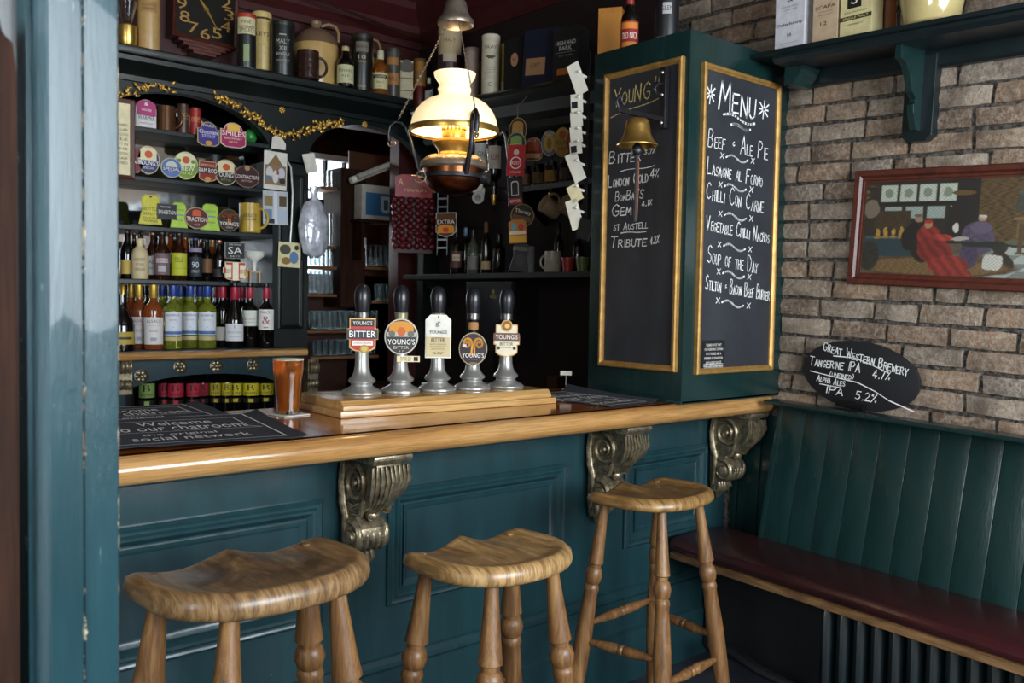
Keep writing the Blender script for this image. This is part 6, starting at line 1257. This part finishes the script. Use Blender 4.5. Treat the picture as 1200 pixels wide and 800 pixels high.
# ---------------------------------------------------------------- arch to the glass-washing passage
pu = thing('passage_shelving', 'wooden shelving of glasses seen through the arch', 'shelving', (0, 4.95, 0))
YS = 5.02
def shelf_run(p0, p1, y, nm='shelf_board'):
    a, b = onY(p0, y, 4.96), onY(p1, y, 4.96); MB().box(a.x, b.x, 0, .16, a.z - .018, a.z).build(nm, M['shelfwood'], pu, 0, .002); return a.z
def tumbler_mesh(r, h):
    o = MB().lathe([(0, .001), (r * .8, .001), (r, h), (r * .93, h), (r * .75, .012), (0, .010)], 12).build('tumbler', M['thin'], None, 40); me = o.data; bpy.data.objects.remove(o); return me
tm_cache = {}
def glasses(p0, p1, yb_, hpx, n, lb, grp, ys=(5.0, 5.07), key=None, m_=None):
    z = shelf_run(p0 - 3, p1 + 3, yb_)
    for r_i, Y in enumerate(ys):
        for k in range(n):
            p = p0 + (p1 - p0) * (k + .5) / n + (1.2 if r_i else 0); P = onY(p, yb_, Y); s_ = ppm(P); r = (p1 - p0) / n / 2 / s_ * .94; h = hpx / s_ * (1 + .06 * (k % 3 - 1))
            kk = (round(r, 4), hpx)
            if kk not in tm_cache: tm_cache[kk] = tumbler_mesh(r, hpx / s_)
            o = bpy.data.objects.new('tumbler', tm_cache[kk]); COL.objects.link(o); o.location = (P.x, P.y, z + .0012); tag(o, lb, 'glass', grp)
glasses(361, 396, 311, 24, 7, 'clear tumbler on the passage shelf just below the plastic bag', 'glasses on the shelf below the bag')
glasses(361, 396, 344, 27, 7, 'clear tall glass on the second shelf below the plastic bag', 'glasses on the second shelf below the bag')
glasses(428, 469, 312, 26, 7, 'bright tall glass on the short shelf under the red packet card', 'glasses on the short shelf under the packet card')
glasses(438, 464, 352, 19, 5, 'small glass on the lower short shelf behind the second pump', 'glasses on the lower short shelf')
glasses(361, 442, 387, 22, 13, 'clear tumbler on the long shelf behind the first hand pump', 'glasses on the long shelf')
glasses(366, 440, 418, 18, 10, 'clear tumbler on the lowest shelf behind the first hand pump', 'glasses on the lowest shelf')
glasses(378, 393, 218, 20, 3, 'glass on the topmost passage shelf against the window', 'glasses on the topmost passage shelf', (5.0,))
glasses(376, 390, 287, 38, 3, 'tall glass against the window above the rows of tumblers', 'tall glasses against the window', (5.0,))
a, b = onY(397, 300, 4.93), onY(426, 300, 4.93); zt_ = onY(410, 198, 4.93).z; zb_ = onY(410, 360, 4.93).z
MB().box(a.x, b.x, -.04, -.015, zb_, zt_).build('side_panel', M['brownwood'], pu, 0, .002)
MB().box(a.x, a.x + .02, -.015, .17, zb_, zt_).build('upright', M['brownwood'], pu, 0)
MB().box(b.x + .0, b.x + .5, .17, .18, .6, 2.4).build('back_board', mat('4a2a18', .5), pu, 0)
MB().box(a.x - .3, b.x + .5, .17, .18, .6, 1.60).build('lower_back_board', mat('3a2014', .5), pu, 0)
A_, B_ = onY(424, 240, 4.8), onY(465, 240, 4.8); cw_ = B_.x - A_.x; z0_, z1_ = onY(445, 258, 4.8).z, onY(445, 218, 4.8).z
wc = carton('white carton printed with a blue panel in the passage arch', A_.x, B_.x, 4.8, 4.89, z0_, z1_, 'a8a49a', [('#rect', .02, -.05, .82, .66, '2f5f86'), ('#shield', .18, -.05, .3, .5, 'a8b0b4'), ('#rect', .18, -.05, .12, .3, '3a4a54')])
ps = thing('carton_shelf', 'dark bracket shelf carrying the white carton', 'shelf', (A_.x, 4.78, z0_)); MB().box(-.02, cw_ + .35, 0, .12, -.02, 0).build('shelf_board', M['brownwood'], ps, 0)
MB().box(0, .02, .02, .12, -.25, -.02).build('bracket', M['brownwood'], ps, 0)
pa = thing('paper_roll', 'long rolled papers lying on top of the white carton', 'papers', ((A_.x + B_.x) / 2, 4.83, z1_ + .10), -.05, ry=-.42)
MB().lathe([(0, -.2), (.022, -.2), (.022, .2), (0, .2)], 14, RY(PI / 2)).build('roll', M['paper'], pa, 40); MB().lathe([(0, -.17), (.018, -.17), (.018, .19), (0, .19)], 14, T(0, -.045, .01) @ RY(PI / 2)).build('roll', mat('a09c94', .7), pa, 40)
tag(MB().tube([onY(421, 240, 4.9), onY(421, 262, 4.9), onY(424, 280, 4.9), onY(427, 284, 4.9)], .004, 6).build('white_cable', M['white']), 'white cable hanging beside the brown panel', 'cable')
q = onY(426, 284, 4.88); tag(MB().box(-.022, .022, 0, .03, -.03, .03).build('cable_plug', M['white'], None, 0, .005, loc=(q.x, q.y, q.z)), 'white plug at the end of the hanging cable', 'plug')
# card of nut packets
nc = onY(485, 218, 4.28); nk = thing('packet_card', 'red hanging card of small glossy nut packets in the bar corner', 'packet card', (nc.x, nc.y, nc.z), face_cam(nc.x, nc.y) * .6)
s_ = ppm(nc); hw = 22 / s_
MB().prism([(-hw, -13 / s_), (hw, -13 / s_), (hw, 9 / s_), (hw * .7, 13 / s_), (-hw * .6, 13 / s_), (-hw, 10 / s_)], 0, .003, UPR).build('header', mat('8a1619', .35), nk, 0)
m = MB(); letter(m, 'A', .03, .035, T(0, -.0036, 0) @ UPR, 0, -hw * .72, .02); letter(m, 'PEANUTS', hw * 1.2, .016, T(0, -.0036, 0) @ UPR, 0, .01, -.025); m.build('lettering', mat('c8a878', .5, 0, 0), nk, 0)
MB().prism([(hw * .5 * math.cos(PI * k / 12), .022 * math.sin(PI * k / 12)) for k in range(13)], .003, .0036, T(.01, 0, -.012) @ UPR).build('emblem', mat('6a3a1c', .4), nk, 0)
pk = MB().ball((0, 0, 0), (.5, .34, .5), 8).build('packet', mat('511216', .14, 0, .35, 6, .8, 9), nk, 60); pm = pk.data; bpy.data.objects.remove(pk)
for j in range(8):
    for i in range(6):
        o = bpy.data.objects.new('packet', pm); COL.objects.link(o); o.parent = nk; o.scale = (hw * .42, .045, 8.6 / s_); o.rotation_euler = (0, rnd.uniform(-.15, .15), rnd.uniform(-.3, .3))
        o.location = (-hw * 1.02 + hw * .41 * i + rnd.uniform(-.006, .006), -.012 - rnd.random() * .008, -(17 + 7.6 * j) / s_)
MB().box(-hw * 1.05, hw * 1.05, .001, .004, -78 / s_, -13 / s_).build('backing_card', mat('3a1416', .5), nk, 0)

# ---------------------------------------------------------------- clip strip with white cards on the pillar's edge
cs = thing('clip_strip', 'dark upright strip with bright spring clips on the pillar edge', 'clip strip', (PX0 - .012, 2.555, 0), -PI / 2)
zt_, zb_ = onX(690, 62, PX0).z, onX(690, 272, PX0).z
MB().box(-.012, .012, -.002, .004, zb_, zt_).build('strip', M['black'], cs, 0)
ordn = ('topmost', 'second', 'third', 'fourth', 'fifth', 'sixth', 'seventh', 'eighth')
for k, (y, hh, tl) in enumerate(((92, .13, .38), (121, .075, .05), (139, .06, .1), (157, .065, .12), (172, .05, .1), (194, .12, .42), (224, .07, .45), (249, .12, .30))):
    c = onX(687, y, PX0); z = c.z
    MB().tube([(-.004, -.004, z), (-.004, -.03, z + .004), (-.004, -.045, z + .018), (-.004, -.05, z + .012)], .006, 6).build('spring_clip', M['white'], cs, 60)
    t = thing('menu_card', ordn[k] + ' white card held in the clip strip on the pillar edge', 'card', (PX0 - .052, 2.565, z - .01), -PI / 2 + .35, 'white cards in the clip strip', 0, -tl)
    MB().box(-.03, .022, -.004, -.002, -hh * .5, hh * .5).build('card', M['paper'] if k != 6 else M['cream'], t, 0)
    if k in (1, 4): MB().box(-.026, .0, -.0048, -.004, -.018, .008).build('print', M['ink'], t, 0)
xx = tag(MB().box(-.04, .03, -.003, 0, -.05, .03, RY(.3)).build('black_card', M['ink'], None, 0, loc=onX(687, 266, PX0 - .05), rot=(0, 0, -PI / 2)), 'black card in the lowest clip of the strip', 'card')

# ---------------------------------------------------------------- high wall shelf: boxes, bottle, pot
def wbox(label, p0, p1, yb_, ztop, colr, bits, X=2.99, d=.08, rz=-PI / 2):
    A, B = onX(p0, yb_, X), onX(p1, yb_, X); y = (A.y + B.y) / 2; w_ = A.y - B.y
    return carton(label, 0, w_, 0, d, 0, ztop, colr, bits, rz, (X, y, zB(y, zs) + .003 + KB * w_ / 2), 0, 0)
wbox('tall white whisky carton with script lettering on the high shelf', 908, 942, 48, .30, 'c8c6cc', [('&', 0, .12, .2, .07, '3a3a40'), ('SINGLE MALT', 0, .03, .6, .02, '7a7a80'), ('SCOTCH WHISKY', 0, -.01, .5, .015, '7a7a80'), ('Dalwhinny', 0, -.19, .9, .05, '2a2430'), ('18', 0, -.32, .14, .04, '5a4a54'), ('#rect', 0, -.42, .6, .01, 'a8a6ac')])
wbox('beige whisky carton with a number twelve on the high shelf', 952, 981, 40, .28, 'b9a184', [('SCAPA', 0, -.04, .8, .045, '2e2620'), ('THE ORCADIAN', 0, -.10, .6, .014, '6a5a48'), ('SINGLE MALT', 0, -.14, .6, .014, '6a5a48'), ('12', -.05, -.25, .26, .05, '2e2620')])
wbox('cream whisky carton with a black picture and gold band on the high shelf', 984, 1021, 33, .27, 'c9bd8c', [('#rect', -.05, .0, .44, .24, '1c1c1a'), ('S', -.05, .0, .2, .14, 'd8d0b0'), ('ISLAND', 0, -.17, .7, .02, '5a5238'), ('#rect', 0, -.245, 1, .055, '3a3826'), ('SINGLE MALT', 0, -.245, .8, .03, 'c8b878'), ('WHISKY', 0, -.33, .5, .02, '6a6244')])
P = onX(1040, 24, 3.14); bottle('brown whisky bottle behind the cream carton on the high shelf', 'bottle', P, zB(P.y, zs) + .006, .03, .28, 'spirit', M['g_amber'], M['black'], [(.1, .5, '6a3a14', ())])
P = onX(1092, 16, 3.03); r_ = 36 / ppm(P); t = thing('glazed_pot', 'large glossy cream pot on the high wall shelf', 'pot', (P.x, P.y, zB(P.y, zs) + .006))
MB().lathe([(0, 0), (r_ * .80, 0), (r_ * .84, .006), (r_ * 1.0, .10), (r_ * 1.04, .2), (r_ * .95, .26), (0, .26)], 36).build('body', mat('b9a873', .12, 0, .1, 8, coat=.6), t, 60); MB().lathe([(r_ * .9, .258), (r_ * .98, .262), (r_ * .98, .28), (r_ * .85, .28)], 36).build('rim', mat('a8965f', .2), t, 60)

# ---------------------------------------------------------------- on the bar: towels, pint, beer mat
def towel(label, A, B, L, seed, dz=0, curl=.012):
    """A, B: ends of the towel's right edge (far, near); it runs L to the left"""
    A, B = Vector(A), Vector(B); ey = (A - B); wY = ey.length; ey.normalize(); ex = Vector((ey.y, -ey.x, 0)); rr = random.Random(seed)
    t = thing('bar_towel', label, 'bar towel', (B.x, B.y, CZ + .0012 + dz), math.atan2(ex.y, ex.x), 'printed bar towels on the counter')
    nx, ny = 40, 20; V = []
    for k in range(2):
        for j in range(ny + 1):
            for i in range(nx + 1):
                x = -L * i / nx; y = wY * j / ny; e = max(0, 1 + x / .05)
                z = .0025 + .0018 * math.sin(x * 31 + seed + y * 14) ** 2 + curl * e * e * (.3 + .7 * (j / ny) ** 2)
                V.append((x, y, z if not k else z - .0024))
    n = (nx + 1) * (ny + 1); Fq = []
    for j in range(ny):
        for i in range(nx):
            a = j * (nx + 1) + i; Fq.append((a, a + nx + 1, a + nx + 2, a + 1)); Fq.append((n + a, n + a + 1, n + a + nx + 2, n + a + nx + 1))
    rim = [i for i in range(nx + 1)] + [j * (nx + 1) + nx for j in range(1, ny + 1)] + [ny * (nx + 1) + i for i in range(nx - 1, -1, -1)] + [j * (nx + 1) for j in range(ny - 1, 0, -1)]
    for a, b in zip(rim, rim[1:] + rim[:1]): Fq.append((a, b, n + b, n + a))
    MB().add(V, Fq).build('cloth', M['towel'], t, 60)
    m = MB(); zt_ = .0056; i_ = .018
    ribbon(m, [(-i_ - .03, i_), (-L + i_, i_), (-L + i_, wY - i_), (-i_ - .03, wY - i_), (-i_ - .03, i_)], .004, None, 0, zt_)
    c = -L / 2
    ribbon(m, [(c - .19, wY * .40), (c - .17, wY * .40), (c - .17, wY * .82), (c + .17, wY * .82), (c + .17, wY * .46), (c + .2, wY * .40), (c + .13, wY * .40), (c - .19, wY * .40)], .003, None, 0, zt_)
    letter(m, 'Welcome', .19, wY * .15, None, 0, c, wY * .71, zt_); letter(m, 'to our chatroom', .33, wY * .17, None, 0, c, wY * .53, zt_)
    letter(m, 'the original', .18, wY * .085, None, 0, c - .02, wY * .30, zt_); letter(m, 'social network', .28, wY * .115, None, 0, c, wY * .18, zt_)
    m.build('print', M['silverprint'], t, 0)
g = lambda x, y: onZ(x, y, CZ)
towel('navy printed bar towel lying in front, nearest the counter edge', g(300, 489), g(360, 517), .52, 1, .009)
towel('navy printed bar towel lying behind the front one', g(229, 474), g(280, 492), .50, 4)
B_ = g(797, 474); towel('navy printed bar towel between the pump plinth and the pillar', (2.535, 2.60, CZ), (2.555, 2.14, CZ), .27, 7, curl=.03)
pc = onZ(338, 486, CZ); bm_ = tag(MB().box(-.047, .047, -.047, .047, 0, .0025).build('beer_mat', M['paper'], None, 0, loc=(pc.x, pc.y, CZ + .001), rot=(0, 0, .15)), 'square white beer mat under the pint', 'beer mat')
pg = thing('pint_glass', 'full pint of amber ale on a white mat', 'pint glass', (pc.x, pc.y, CZ + .0045))
R0, R1, PH = .034, .0485, .172
MB().lathe([(0, 0), (R0 * .96, 0), (R0, .003), (lerp(R0, R1, .7), PH * .66), (R1 * 1.01, PH * .78), (R1 * 1.01, PH), (R1 * .97, PH), (R1 * .95, PH * .78), (lerp(R0, R1, .66) * .95, PH * .64), (R0 * .9, .010), (0, .009)], 36).build('glass', M['clear'], pg, 60)
MB().lathe([(0, .0098), (R0 * .895, .0108), (lerp(R0, R1, .66) * .945, PH * .64), (R1 * .945, PH * .78), (R1 * .955, PH * .965), (0, PH * .965)], 36).build('beer', M['beer'], pg, 60)
MB().lathe([(0, PH * .966), (R1 * .95, PH * .966), (R1 * .955, PH * .985), (R1 * .6, PH * .992), (0, PH * .99)], 36).build('foam', M['foam'], pg, 60)
